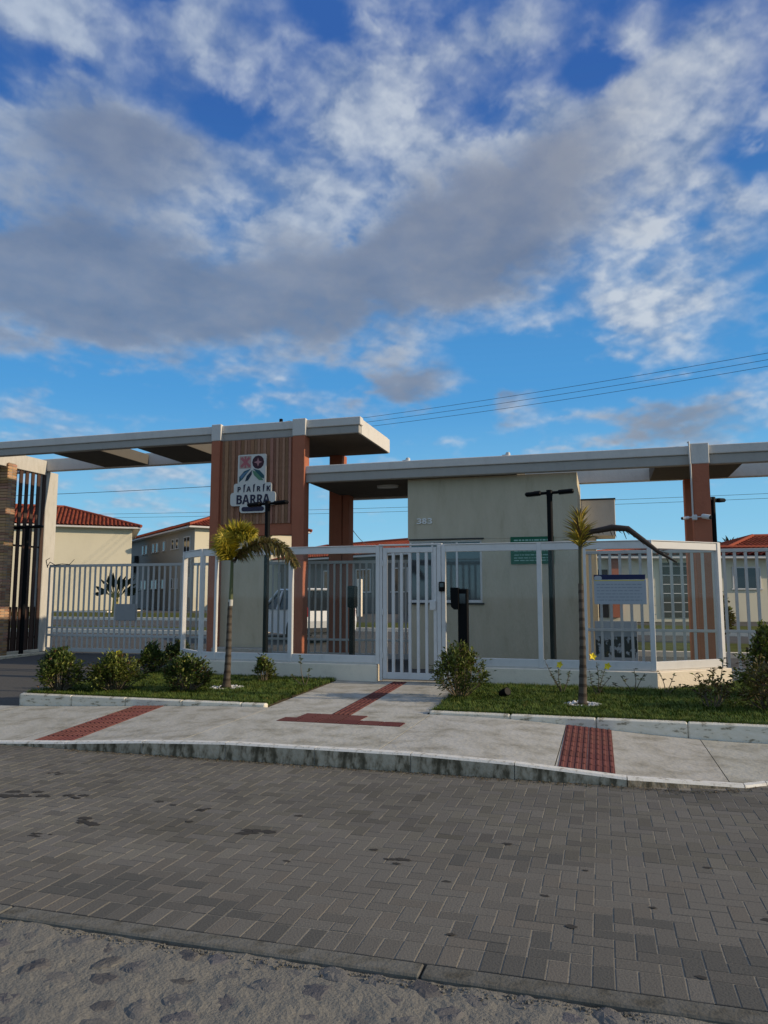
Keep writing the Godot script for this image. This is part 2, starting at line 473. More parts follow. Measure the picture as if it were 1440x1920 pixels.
# ---------------------------------------------------------------- main
func _ready() -> void:
	rng.seed = 7
	var cam := Camera3D.new()
	cam.name = "camera"
	cam.position = Vector3(0, 1.6, 0)
	cam.rotation_degrees = Vector3(6.54, 16.27, 0)
	cam.fov = 69.02
	cam.near = 0.05
	cam.far = 1500.0
	add_child(cam)
	cam.current = true
	var env := Environment.new()
	env.background_mode = Environment.BG_SKY
	var sky := Sky.new()
	var pano := PanoramaSkyMaterial.new()
	pano.panorama = make_sky()
	sky.sky_material = pano
	env.sky = sky
	env.tonemap_mode = Environment.TONE_MAPPER_LINEAR
	env.tonemap_exposure = 1.0
	env.sdfgi_enabled = true
	env.ssao_enabled = true
	env.ssil_enabled = true
	var we := WorldEnvironment.new()
	we.name = "world_environment"
	we.environment = env
	add_child(we)
	var sun := DirectionalLight3D.new()
	sun.name = "sun"
	var el := deg_to_rad(21.0)
	var az := deg_to_rad(-3.0)
	sun.look_at_from_position(Vector3(cos(el) * cos(az), sin(el), cos(el) * sin(az)) * 50.0, Vector3.ZERO, Vector3.UP)
	sun.light_energy = 1.22
	sun.light_color = Color(1.0, 0.92, 0.8)
	sun.light_angular_distance = 0.6
	sun.shadow_enabled = true
	add_child(sun)
	make_materials()
	build_ground()
	build_road()
	build_stone_road()
	build_sidewalk()
	build_beds()
	build_inner_ground()
	build_left_portal()
	build_right_canopy()
	build_gatehouse()
	build_enclosure()
	build_fences()
	build_houses()
	build_lamps()
	build_small()
	build_signs()
	build_plants()
	build_car()
	build_wires()

# ---------------------------------------------------------------- ground and road
func build_ground() -> void:
	var b := Mb.new()
	b.poly([Vector3(-500, -0.09, 400), Vector3(500, -0.09, 400), Vector3(500, -0.09, -600), Vector3(-500, -0.09, -600)], Vector3.UP)
	var o := obj("ground", b, M.soil)
	tag(o, "bare ground that stretches out round the whole place", "", "", "structure")

func paver_mesh(tone: Color) -> ArrayMesh:
	var b := Mb.new(Vector3.ZERO, tone)
	var x := 0.0915
	var z := 0.0445
	var ch := 0.0025
	b.poly([Vector3(-x + ch, 0, -z + ch), Vector3(x - ch, 0, -z + ch), Vector3(x - ch, 0, z - ch), Vector3(-x + ch, 0, z - ch)], Vector3.UP)
	var ins := [Vector3(-x + ch, 0, -z + ch), Vector3(x - ch, 0, -z + ch), Vector3(x - ch, 0, z - ch), Vector3(-x + ch, 0, z - ch)]
	var outs := [Vector3(-x, -ch, -z), Vector3(x, -ch, -z), Vector3(x, -ch, z), Vector3(-x, -ch, z)]
	for i in 4:
		var j := (i + 1) % 4
		var mid: Vector3 = (outs[i] + outs[j])
		b.poly([ins[i], ins[j], outs[j], outs[i]], Vector3(mid.x, 0.3, mid.z))
		b.poly([outs[i], outs[j], outs[j] - Vector3(0, 0.02, 0), outs[i] - Vector3(0, 0.02, 0)], Vector3(mid.x, 0, mid.z))
	return b.mesh(M.paver)

func build_road() -> void:
	var road := struct("paver_road", "grey road of interlocking concrete pavers laid in a herringbone")
	var base := Mb.new()
	base.poly([Vector3(-30, -0.0028, -3.4), Vector3(25, -0.0028, -3.4), Vector3(25, -0.0028, -12.0), Vector3(-30, -0.0028, -12.0)], Vector3.UP)
	obj("bedding_sand", base, M.grout, road)
	# edge strip of concrete in metre long pieces
	var x := -14.0
	while x < 8.0:
		var e := Mb.new(Vector3.ZERO, g(rng.randf_range(0.8, 1.02)))
		e.box(Vector3(x + 1.1, -0.06, -3.335), Vector3(2.192, 0.122, 0.115), 0.008)
		obj("edge_stone", e, M.edge, road)
		x += 2.2
	var w := 0.0945
	var tones := []
	for i in 12:
		var t := [0.7, 0.78, 0.83, 0.87, 0.9, 0.92, 0.94, 0.96, 0.98, 1.0, 1.04, 1.1][i] as float
		var warm := rng.randf_range(-0.03, 0.03)
		tones.append(paver_mesh(Color(t * (1.0 + warm), t, t * (1.0 - warm))))
	var all := []          # [x, z, turned, size on screen]
	var eye := Vector3(0, 1.6, 0)
	for i in range(-130, 80):              # soldier course along the edge strip
		all.append([i * w + w * 0.5, -3.395 - w, true])
	for i in range(-130, 80):
		for j in range(0, 60):
			var cl := posmod(i - j, 4)
			var zz := -3.395 - 2.0 * w - j * w
			if cl == 0:
				all.append([(i + 1) * w, zz - w * 0.5, false])
			elif cl == 3:
				all.append([(i + 0.5) * w, zz - w, true])
	for i in range(-130, 80):              # halves that close the first row against the soldier course
		if posmod(i + 1, 4) == 3:
			all.append([(i + 0.5) * w, -3.395 - 2.5 * w, true, 0.0, 0.48])
	var seen := []
	var rest := []
	for q in all:
		var p := Vector3(q[0], 0, q[1])
		if q[1] < front_z(q[0]) - 0.03 and q[0] > -8.5 and q[0] < 2.9:
			continue
		var dd := p - eye
		var f := dd.rotated(Vector3.UP, -deg_to_rad(16.27))
		var inside := absf(f.x) < -f.z * 0.53
		var near := 0.0 if not inside else 1.0 / (dd.length_squared() * dd.length())
		if q.size() == 3:
			q.append_array([near, 1.0])
		else:
			q[3] = near
		(seen if inside else rest).append(q)
	seen.sort_custom(func(a, b): return a[3] > b[3])
	var shared := seen.slice(0, 300)
	rest.append_array(seen.slice(300))
	var wear := FastNoiseLite.new()      # broad wear and dirt: some parts of the road are greyer or darker
	wear.seed = 31
	wear.frequency = 0.45
	wear.fractal_octaves = 3
	for q in shared:
		var o := put_mesh("paver", tones[clampi(int(rng.randf_range(0, 12) + wear.get_noise_2d(q[0], q[1] * 1.6) * 11.0), 0, 11)], road)
		o.position = Vector3(q[0], rng.randf_range(-0.0015, 0.0012), q[1])
		o.rotation.y = (PI / 2 if q[2] else 0.0) + rng.randf_range(-0.012, 0.012)
		o.rotation.x = rng.randf_range(-0.006, 0.006)
		o.scale.x = q[4]
	var mm := MultiMesh.new()
	mm.transform_format = MultiMesh.TRANSFORM_3D
	mm.use_colors = true
	mm.mesh = paver_mesh(Color(1, 1, 1))
	mm.instance_count = rest.size()
	for i in rest.size():
		var q: Array = rest[i]
		var bs := Basis(Vector3.UP, (PI / 2 if q[2] else 0.0) + rng.randf_range(-0.01, 0.01)).scaled_local(Vector3(q[4], 1, 1))
		mm.set_instance_transform(i, Transform3D(bs, Vector3(q[0], rng.randf_range(-0.0015, 0.0012), q[1])))
		var t: float = [0.76, 0.83, 0.86, 0.88, 0.9, 0.92, 0.94, 0.96, 0.97, 0.98, 1.0, 1.02][rng.randi() % 12] * (1.0 + wear.get_noise_2d(q[0], q[1] * 1.6) * 0.3)
		mm.set_instance_color(i, Color(t, t, t * rng.randf_range(0.95, 1.02)))
	var mi := MultiMeshInstance3D.new()
	mi.multimesh = mm
	mi.name = "distant_pavers"
	mi.set_meta("kind", "stuff")
	road.add_child(mi, true)
	# spots of oil and tar that lie on the pavers
	var st := Mb.new()
	var spots := [[-5.1, -5.2, 0.16], [-4.55, -5.25, 0.2], [-4.2, -5.3, 0.1], [-3.6, -4.75, 0.13], [-3.4, -5.35, 0.05], [-3.25, -5.3, 0.04], [-2.95, -5.25, 0.06], [-2.35, -4.85, 0.15], [-3.75, -4.4, 0.08], [-4.85, -5.9, 0.09], [-1.45, -4.75, 0.035], [-1.25, -4.6, 0.12], [-0.9, -4.35, 0.03], [-0.35, -4.3, 0.03], [-0.2, -3.95, 0.04], [0.75, -4.3, 0.05], [0.78, -4.4, 0.035], [-0.75, -3.7, 0.03], [0.35, -3.6, 0.03], [0.2, -4.3, 0.03], [-2.9, -4.95, 0.04], [-2.2, -5.3, 0.05], [-0.15, -4.75, 0.025], [-0.65, -5.1, 0.04], [0.55, -5.0, 0.03], [-1.9, -4.4, 0.03]]
	for s in spots:
		var bits := 1 if s[2] < 0.055 else 7
		for q in bits:
			var c := Vector3(s[0], 0.0024 + q * 0.0001, s[1])
			if bits > 1:
				c += Vector3(rng.randfn(0, s[2] * 0.55), 0, rng.randfn(0, s[2] * 0.3))
			var big: float = s[2] * (0.8 if bits == 1 else rng.randf_range(0.12, 0.42))
			var ring := []
			for k in 14:
				var r: float = big * rng.randf_range(0.5, 1.1)
				ring.append(c + Vector3(cos(TAU * k / 14) * r * 1.2, 0.0, sin(TAU * k / 14) * r * 0.7))
			st.poly([c] + ring + [ring[0]], Vector3.UP)
	var so := obj("oil_stain", st, M.oil, road)
	so.set_meta("kind", "stuff")

func build_stone_road() -> void:
	var rd := struct("stone_road", "old rough road of worn granite stones bedded in pale dirt")
	var bed := Mb.new()
	var nz := FastNoiseLite.new()
	nz.seed = 3
	nz.frequency = 1.0
	nz.fractal_octaves = 4
	var hgt := func(x: float, z: float) -> float:
		return -0.0165 + nz.get_noise_2d(x * 3.0, z * 3.0) * 0.013 + nz.get_noise_2d(x * 14.0, z * 14.0) * 0.005
	var sx := 0.024
	var nx := 245
	var nzz := 76
	for j in nzz:
		for i in nx:
			var x := -4.2 + i * sx
			var z := -3.28 + j * sx
			var ps := []
			for q in [[0, 0], [1, 0], [1, 1], [0, 1]]:
				var xx: float = x + q[0] * sx
				var zz: float = z + q[1] * sx
				ps.append(Vector3(xx, hgt.call(xx, zz), zz))
			bed.poly([ps[0], ps[1], ps[2]], Vector3.UP)
			bed.poly([ps[0], ps[2], ps[3]], Vector3.UP)
	bed.poly([Vector3(-30, -0.05, -3.27), Vector3(25, -0.05, -3.27), Vector3(25, -0.05, 8), Vector3(-30, -0.05, 8)], Vector3.UP)
	obj("dirt_bed", bed, M.dirt, rd)
	# stones: a jittered grid of cells, each stone a worn flat lump that the dirt half covers
	var step := Vector2(0.19, 0.155)
	var pt := {}
	for j in range(-2, 16):
		for i in range(-24, 14):
			var h := (i * 73856093) ^ (j * 19349663)
			var r2 := RandomNumberGenerator.new()
			r2.seed = h
			pt[Vector2i(i, j)] = Vector2(i * step.x + (0.095 if j % 2 else 0.0) + r2.randf_range(-0.06, 0.06), -3.2 + j * step.y + r2.randf_range(-0.05, 0.05))
	for j in range(0, 12):
		for i in range(-20, 10):
			var c: Vector2 = pt[Vector2i(i, j)]
			if c.x < -3.7 or c.x > 1.4 or c.y > -1.5:
				continue
			# cell outline: half planes towards the neighbours
			var cell := PackedVector2Array([c + Vector2(-0.3, -0.3), c + Vector2(0.3, -0.3), c + Vector2(0.3, 0.3), c + Vector2(-0.3, 0.3)])
			for dj in range(-2, 3):
				for di in range(-2, 3):
					if di == 0 and dj == 0:
						continue
					var q: Vector2 = pt[Vector2i(i + di, j + dj)]
					var n := (q - c).normalized()
					var m := c + (q - c) * 0.5 - n * 0.013
					var sd := n.orthogonal()
					var half := PackedVector2Array([m + sd * 2.0, m - sd * 2.0, m - sd * 2.0 - n * 4.0, m + sd * 2.0 - n * 4.0])
					var cut := Geometry2D.intersect_polygons(cell, half)
					if cut.is_empty():
						continue
					cell = cut[0]
			var rad := []
			var k := 18
			for a in k:
				var dir := Vector2.from_angle(TAU * a / k)
				var r := 0.3
				for e in cell.size():
					var hit = Geometry2D.segment_intersects_segment(c, c + dir, cell[e], cell[(e + 1) % cell.size()])
					if hit != null:
						r = minf(r, c.distance_to(hit))
				rad.append(r * rng.randf_range(0.9, 1.0))
			var tone := rng.randf_range(0.6, 1.15)
			var blue := rng.randf_range(1.0, 1.12)
			var sunk := rng.randf_range(-0.011, 0.003)
			var b := Mb.new(Vector3(c.x, 0, c.y))
			var rings := []
			var tilt := Vector2(rng.randf_range(-0.05, 0.05), rng.randf_range(-0.05, 0.05))
			for lv in [[1.0, -0.06], [0.97, -0.033], [0.86, -0.020], [0.6, -0.0125], [0.32, -0.0105]]:
				var ring := []
				for a in k:
					var rr: float = (rad[a] * 0.75 + (rad[(a + 1) % k] + rad[(a + k - 1) % k]) * 0.125) * lv[0]
					var px := c.x + cos(TAU * a / k) * rr
					var pz := c.y + sin(TAU * a / k) * rr
					var up: float = lv[1] + sunk + nz.get_noise_2d(px * 16.0 + 9.0, pz * 16.0) * 0.007 + nz.get_noise_2d(px * 60.0, pz * 60.0) * 0.0045 + tilt.dot(Vector2(px, pz) - c)
					ring.append(Vector3(px, up, pz))
				rings.append(ring)
			for r in rings.size() - 1:
				b.col = Color(tone, tone, tone * blue).lerp(Color(1.3, 1.25, 1.14), [0.9, 0.6, 0.25, 0.05][r])
				for a in k:
					var a2 := (a + 1) % k
					var mid: Vector3 = rings[r][a] - Vector3(c.x, -0.1, c.y)
					b.poly([rings[r][a], rings[r][a2], rings[r + 1][a2]], mid + Vector3(0, 0.2, 0))
					b.poly([rings[r][a], rings[r + 1][a2], rings[r + 1][a]], mid + Vector3(0, 0.2, 0))
			b.col = Color(tone, tone, tone * blue)
			b.poly([Vector3(c.x, (rings[-1][0].y + rings[-1][9].y) * 0.5, c.y)] + rings[-1] + [rings[-1][0]], Vector3.UP)
			var o := obj("stone", b, M.stone, rd)
			o.position = Vector3(c.x, 0, c.y)
	# grit swept into the gap below the edge strip
	var gr := Mb.new()
	for i in 900:
		var p := Vector3(rng.randf_range(-3.6, 1.2), -0.016, -3.26 + absf(rng.randfn(0.0, 0.03)))
		var s := rng.randf_range(0.002, 0.006)
		gr.col = g(rng.randf_range(0.5, 1.2))
		gr.box(p, Vector3(s, s, s) * 1.6, 0.0, Basis.from_euler(Vector3(rng.randf() * 3, rng.randf() * 3, 0)))
	var go := obj("grit", gr, M.dirt, rd)
	go.set_meta("kind", "stuff")

func build_sidewalk() -> void:
	# kerb in metre pieces: a dirty face and a painted top
	var kerb := struct("kerb", "weathered kerb with a mouldy face and a white painted top")
	var xs := []
	var x := -16.0
	while x < 2.45:
		xs.append(x)
		x += 0.95 if x < 0.4 else 0.2
	for i in xs.size() - 1:
		var a: float = xs[i] + 0.004
		var b2: float = xs[i + 1] - 0.004
		var ga := front_z(a)
		var gb := front_z(b2)
		var ha := walk_h(a) + 0.012
		var hb := walk_h(b2) + 0.012
		var f := Mb.new(Vector3.ZERO, g(rng.randf_range(0.8, 1.15)))
		f.poly([Vector3(a, -0.03, ga), Vector3(b2, -0.03, gb), Vector3(b2, hb - 0.018, gb), Vector3(a, ha - 0.018, ga)], Vector3.BACK)
		var m := f.mesh(M.kerb_face)
		var t := Mb.new(Vector3.ZERO, g(rng.randf_range(0.93, 1.04)))
		t.poly([Vector3(a, ha - 0.018, ga), Vector3(b2, hb - 0.018, gb), Vector3(b2, hb, gb - 0.016), Vector3(a, ha, ga - 0.016)], Vector3(0, 1, 1))
		t.poly([Vector3(a, ha, ga - 0.016), Vector3(b2, hb, gb - 0.016), Vector3(b2, hb, gb - 0.1), Vector3(a, ha, ga - 0.1)], Vector3.UP)
		t.poly([Vector3(a, ha, ga - 0.1), Vector3(b2, hb, gb - 0.1), Vector3(b2, hb - 0.1, gb - 0.1), Vector3(a, ha - 0.1, ga - 0.1)], Vector3.FORWARD)
		t.poly([Vector3(a, -0.03, ga), Vector3(a, ha - 0.018, ga), Vector3(a, ha, ga - 0.016), Vector3(a, ha, ga - 0.1), Vector3(a, -0.03, ga - 0.1)], Vector3.LEFT)
		t.poly([Vector3(b2, -0.03, gb), Vector3(b2, hb - 0.018, gb), Vector3(b2, hb, gb - 0.016), Vector3(b2, hb, gb - 0.1), Vector3(b2, -0.03, gb - 0.1)], Vector3.RIGHT)
		t.mesh(M.kerb_top, m)
		put_mesh("kerb_stone", m, kerb)
	# leaf litter and dirt gathered at the foot of the kerb
	var lit := Mb.new()
	for i in 1300:
		var px := rng.randf_range(-5.5, 1.2)
		var dz := absf(rng.randfn(0.0, 0.05))
		lit.col = [Color(0.16, 0.1, 0.045), Color(0.08, 0.06, 0.035), Color(0.2, 0.17, 0.1), Color(0.06, 0.07, 0.03)][rng.randi() % 4]
		var d := Vector3(rng.randf_range(-1, 1), rng.randf_range(-0.1, 0.3), rng.randf_range(-1, 1)).normalized()
		lit.leaf(Vector3(px, 0.004, front_z(px) + 0.012 + dz), d, Vector3.UP, rng.randf_range(0.012, 0.035), rng.randf_range(0.006, 0.014), 0.1)
	var lo := obj("leaf_litter", lit, M.plain)
	tag(lo, "thin line of dry leaf litter along the foot of the kerb", "", "", "stuff")
	# slabs
	var walk := struct("sidewalk", "pale concrete pavement in wide slabs between kerb and garden beds")
	var cuts := [-16.0, -13.0, -10.2, -8.2, -6.32, -4.25, -2.1, -0.46, 1.0, 2.5]
	for i in cuts.size() - 1:
		var tone := rng.randf_range(0.9, 1.06)
		var s := Mb.new(Vector3.ZERO, Color(tone, tone * rng.randf_range(0.985, 1.0), tone * rng.randf_range(0.95, 1.0)))
		var x0: float = cuts[i] + 0.005
		var x1: float = cuts[i + 1] - 0.005
		var n := 8
		for k in n:
			var a := lerpf(x0, x1, k / float(n))
			var c2 := lerpf(x0, x1, (k + 1) / float(n))
			var za := front_z(a) - 0.1
			var zb := front_z(c2) - 0.1
			var back := -9.26
			if za < back:
				continue
			for j in 6:
				var z0 := lerpf(za, back, j / 6.0)
				var z1 := lerpf(za, back, (j + 1) / 6.0)
				var y0 := lerpf(zb, back, j / 6.0)
				var y1 := lerpf(zb, back, (j + 1) / 6.0)
				s.poly([Vector3(a, walk_h(a, z0), z0), Vector3(c2, walk_h(c2, y0), y0), Vector3(c2, walk_h(c2, y1), y1)], Vector3.UP)
				s.poly([Vector3(a, walk_h(a, z0), z0), Vector3(c2, walk_h(c2, y1), y1), Vector3(a, walk_h(a, z1), z1)], Vector3.UP)
		s.poly([Vector3(x0, walk_h(x0), front_z(x0) - 0.1), Vector3(x0, walk_h(x0, -9.26), -9.26), Vector3(x0, -0.05, -9.26), Vector3(x0, -0.05, front_z(x0) - 0.1)], Vector3.LEFT)
		s.poly([Vector3(x1, walk_h(x1), front_z(x1) - 0.1), Vector3(x1, walk_h(x1, -9.26), -9.26), Vector3(x1, -0.05, -9.26), Vector3(x1, -0.05, front_z(x1) - 0.1)], Vector3.RIGHT)
		obj("concrete_slab", s, M.concrete, walk)
	var path := struct("footpath", "concrete path that leads from the pavement to the white pedestrian gate")
	for q in [[-9.265, -10.9], [-10.91, -12.9]]:
		var tone := rng.randf_range(0.9, 1.03)
		var s := Mb.new(Vector3.ZERO, Color(tone, tone * 0.99, tone * 0.97))
		var l0 := lerpf(-4.3, -4.52, (-9.26 - q[0]) / 3.4)
		var l1 := lerpf(-4.3, -4.52, (-9.26 - q[1]) / 3.4)
		s.poly([Vector3(l0, 0.154, q[0]), Vector3(-2.15, 0.154, q[0]), Vector3(-2.18, 0.154, q[1]), Vector3(l1, 0.154, q[1])], Vector3.UP)
		s.poly([Vector3(l0, 0.154, q[0]), Vector3(-2.15, 0.154, q[0]), Vector3(-2.15, 0.0, q[0]), Vector3(l0, 0.0, q[0])], Vector3.BACK)
		obj("concrete_slab", s, M.concrete, path)
	# red ribbed tiles
	var tile := func(parent: Node3D, p00: Vector2, p10: Vector2, p11: Vector2, p01: Vector2, along: bool) -> void:
		var tn := rng.randf_range(0.8, 1.15)
		var b := Mb.new(Vector3.ZERO, Color(tn, tn * rng.randf_range(0.92, 1.05), tn))
		var at := func(s: float, t: float, up: float) -> Vector3:
			var q := p00.lerp(p10, s).lerp(p01.lerp(p11, s), t)
			return Vector3(q.x, (walk_h(q.x, q.y) if q.y > -9.26 else 0.154) + up, q.y)
		var e := 0.012
		b.poly([at.call(e, e, 0.005), at.call(1 - e, e, 0.005), at.call(1 - e, 1 - e, 0.005), at.call(e, 1 - e, 0.005)], Vector3.UP)
		for k in 4:
			var c0 := 0.07 + k * 0.25
			var c1 := c0 + 0.12
			var r := []
			for q in [[c0, 0.03, 0.005], [c0 + 0.025, 0.06, 0.011], [c1 - 0.025, 0.06, 0.011], [c1, 0.03, 0.005]]:
				r.append([at.call(q[0], q[1], q[2]), at.call(q[0], 1.0 - q[1], q[2])] if along else [at.call(q[1], q[0], q[2]), at.call(1.0 - q[1], q[0], q[2])])
			for m2 in 3:
				b.poly([r[m2][0], r[m2][1], r[m2 + 1][1], r[m2 + 1][0]], Vector3.UP)
		for sd in [[0, 0, 1, 0], [1, 0, 1, 1], [1, 1, 0, 1], [0, 1, 0, 0]]:
			b.poly([at.call(sd[0] + e * (1 - 2 * sd[0]), sd[1] + e * (1 - 2 * sd[1]), 0.005), at.call(sd[2] + e * (1 - 2 * sd[2]), sd[3] + e * (1 - 2 * sd[3]), 0.005), at.call(sd[2] + e * (1 - 2 * sd[2]), sd[3] + e * (1 - 2 * sd[3]), -0.003), at.call(sd[0] + e * (1 - 2 * sd[0]), sd[1] + e * (1 - 2 * sd[1]), -0.003)], Vector3(sd[0] + sd[2] - 1, 0.2, -(sd[1] + sd[3] - 1)))
		obj("tactile_tile", b, M.tactile, parent)
	var strips := [["red tactile strip across the pavement at the left, before the left garden bed", Vector2(-6.07, -6.98), Vector2(-5.55, -6.98), Vector2(-6.34, -9.25), Vector2(-5.86, -9.25), 2, 9],
		["red tactile strip of ribbed tiles across the pavement at the right", Vector2(-0.43, -6.98), Vector2(0.06, -6.98), Vector2(-0.46, -9.25), Vector2(0.05, -9.25), 2, 9]]
	for s in strips:
		var t := struct("tactile_strip", s[0])
		for i in s[5]:
			for j in s[6]:
				var f := func(a: float, c: float) -> Vector2: return (s[1] as Vector2).lerp(s[2], a).lerp((s[3] as Vector2).lerp(s[4], a), c)
				var a0: float = i / float(s[5])
				var a1: float = (i + 1) / float(s[5])
				var b0: float = j / float(s[6])
				var b1: float = (j + 1) / float(s[6])
				tile.call(t, f.call(a0, b0), f.call(a1, b0), f.call(a1, b1), f.call(a0, b1), true)
	var tt := struct("tactile_strip", "red tactile strip in a T shape that leads up to the pedestrian gate")
	for i in 6:
		var xa := -3.745 + i * 0.252
		tile.call(tt, Vector2(xa, -8.29), Vector2(xa + 0.252, -8.29), Vector2(xa + 0.252, -8.55), Vector2(xa, -8.55), false)
	for i in 4:
		var xa := -3.6 + i * 0.2
		tile.call(tt, Vector2(xa, -8.555), Vector2(xa + 0.2, -8.555), Vector2(xa + 0.2, -8.9), Vector2(xa, -8.9), false)
	for i in 14:
		var z0 := -8.905 - i * 0.263
		var x0 := lerpf(-3.28, -3.51, i / 14.0)
		var x1 := lerpf(-3.28, -3.51, (i + 1) / 14.0)
		tile.call(tt, Vector2(x0, z0), Vector2(x0 + 0.25, z0), Vector2(x1 + 0.25, z0 - 0.263), Vector2(x1, z0 - 0.263), true)

var bed_left := PackedVector2Array([Vector2(-8.27, -9.38), Vector2(-4.36, -9.38), Vector2(-4.53, -12.5), Vector2(-7.28, -12.5), Vector2(-8.12, -13.3), Vector2(-8.3, -14.4), Vector2(-8.62, -14.4), Vector2(-8.5, -12.4), Vector2(-8.46, -10.6), Vector2(-8.4, -9.6)])
var bed_right := PackedVector2Array([Vector2(-2.1, -9.38), Vector2(7.5, -9.38), Vector2(7.5, -14.05), Vector2(2.1, -14.05), Vector2(1.95, -13.48), Vector2(0.8, -12.5), Vector2(-2.25, -12.5)])

func build_beds() -> void:
	var k := 0
	for pts in [bed_left, bed_right]:
		var b := Mb.new()
		b.prism(pts, -0.05, 0.165)
		var o := obj("garden_bed", b, M.soil)
		tag(o, ["soil of the planted bed left of the footpath", "soil of the planted bed right of the footpath"][k], "", "", "structure")
		k += 1
	var kerbs := struct("bed_kerb", "white painted low kerb along the front of the garden beds")
	for s in [[-8.3, -4.35, 0.9], [-2.12, 7.5, 1.0]]:
		var x: float = s[0]
		while x < s[1]:
			var e := minf(x + s[2], s[1])
			var b := Mb.new(Vector3.ZERO, g(rng.randf_range(0.88, 1.04)))
			b.box(Vector3((x + e) * 0.5, 0.07, -9.32), Vector3(e - x - 0.006, 0.25, 0.112), 0.016)
			obj("kerb_stone", b, M.bed_kerb, kerbs)
			x = e
	for i in 5:
		var a: Vector2 = [Vector2(-8.3, -9.33), Vector2(-8.42, -9.55), Vector2(-8.48, -10.2), Vector2(-8.52, -11.4), Vector2(-8.58, -12.6)][i]
		var c: Vector2 = [Vector2(-8.42, -9.55), Vector2(-8.48, -10.2), Vector2(-8.52, -11.4), Vector2(-8.58, -12.6), Vector2(-8.68, -14.4)][i]
		var d := c - a
		var b := Mb.new(Vector3.ZERO, g(0.72))
		b.box(Vector3((a.x + c.x) * 0.5, 0.06, (a.y + c.y) * 0.5), Vector3(0.1, 0.24, d.length() - 0.006), 0.016, Basis(Vector3.UP, atan2(d.x, d.y)))
		obj("kerb_stone", b, M.bed_kerb, kerbs)

func tuft_mesh() -> ArrayMesh:
	var b := Mb.new()
	var r := RandomNumberGenerator.new()
	r.seed = 4
	for i in 9:
		var a := r.randf() * TAU
		var p := Vector3(r.randf_range(-0.03, 0.03), 0, r.randf_range(-0.03, 0.03))
		var lean := r.randf_range(0.15, 0.75)
		var d := Vector3(cos(a) * lean, 1, sin(a) * lean).normalized()
		var s := Vector3(-sin(a), 0, cos(a)) * r.randf_range(0.0022, 0.004)
		var h := r.randf_range(0.035, 0.07)
		var m := p + d * h * 0.6
		var t := p + d * h + Vector3(cos(a), -0.3, sin(a)) * h * 0.25
		b.col = g(r.randf_range(0.7, 1.25))
		var nn := s.cross(d).normalized()
		if nn.y < 0: nn = -nn
		nn = (nn + Vector3.UP).normalized()
		b.tri_n(p - s, p + s, m + s, nn, nn, nn)
		b.tri_n(p - s, m + s, m - s, nn, nn, nn)
		b.tri_n(m - s, m + s, t, nn, nn, nn)
	return b.mesh(M.grass)

func build_grass() -> void:
	var tm := tuft_mesh()
	var k := 0
	for pts in [bed_left, bed_right]:
		var xf := []
		var lo := Vector2(99, 99)
		var hi := Vector2(-99, -99)
		for q in pts:
			lo = lo.min(q)
			hi = hi.max(q)
		hi.x = minf(hi.x, 4.5)
		var want := int((hi.x - lo.x) * (hi.y - lo.y) * 900)
		for i in want:
			var q := Vector2(rng.randf_range(lo.x, hi.x), rng.randf_range(lo.y, hi.y))
			if i % 12 == 0:
				q.y = rng.randf_range(-9.40, -9.36)
			if not Geometry2D.is_point_in_polygon(q, pts) and not (i % 12 == 0 and q.x < (-4.4 if k == 0 else 4.4) and q.x > (-8.24 if k == 0 else -2.08)):
				continue
			if q.distance_to(Vector2(-5.74, -10.84)) < 0.25 or q.distance_to(Vector2(-0.3, -10.5)) < 0.24:
				continue
			xf.append(q)
		var mm := MultiMesh.new()
		mm.transform_format = MultiMesh.TRANSFORM_3D
		mm.use_colors = true
		mm.mesh = tm
		mm.instance_count = xf.size()
		for i in xf.size():
			var s := rng.randf_range(0.7, 1.35)
			mm.set_instance_transform(i, Transform3D(Basis(Vector3.UP, rng.randf() * TAU).scaled(Vector3(s, s * rng.randf_range(0.7, 1.2), s)), Vector3(xf[i].x, 0.163, xf[i].y)))
			var t := rng.randf_range(0.7, 1.2)
			var dry := maxf(0.0, rng.randfn(0.0, 0.25))
			mm.set_instance_color(i, Color(0.1 * t * (1.0 + dry), 0.15 * t, 0.023 * t))
		var mi := MultiMeshInstance3D.new()
		mi.multimesh = mm
		mi.name = numbered("grass")
		tag(mi, ["short green lawn grass on the bed left of the footpath", "short green lawn grass on the bed right of the footpath"][k], "grass", "", "stuff")
		add_child(mi, true)
		k += 1

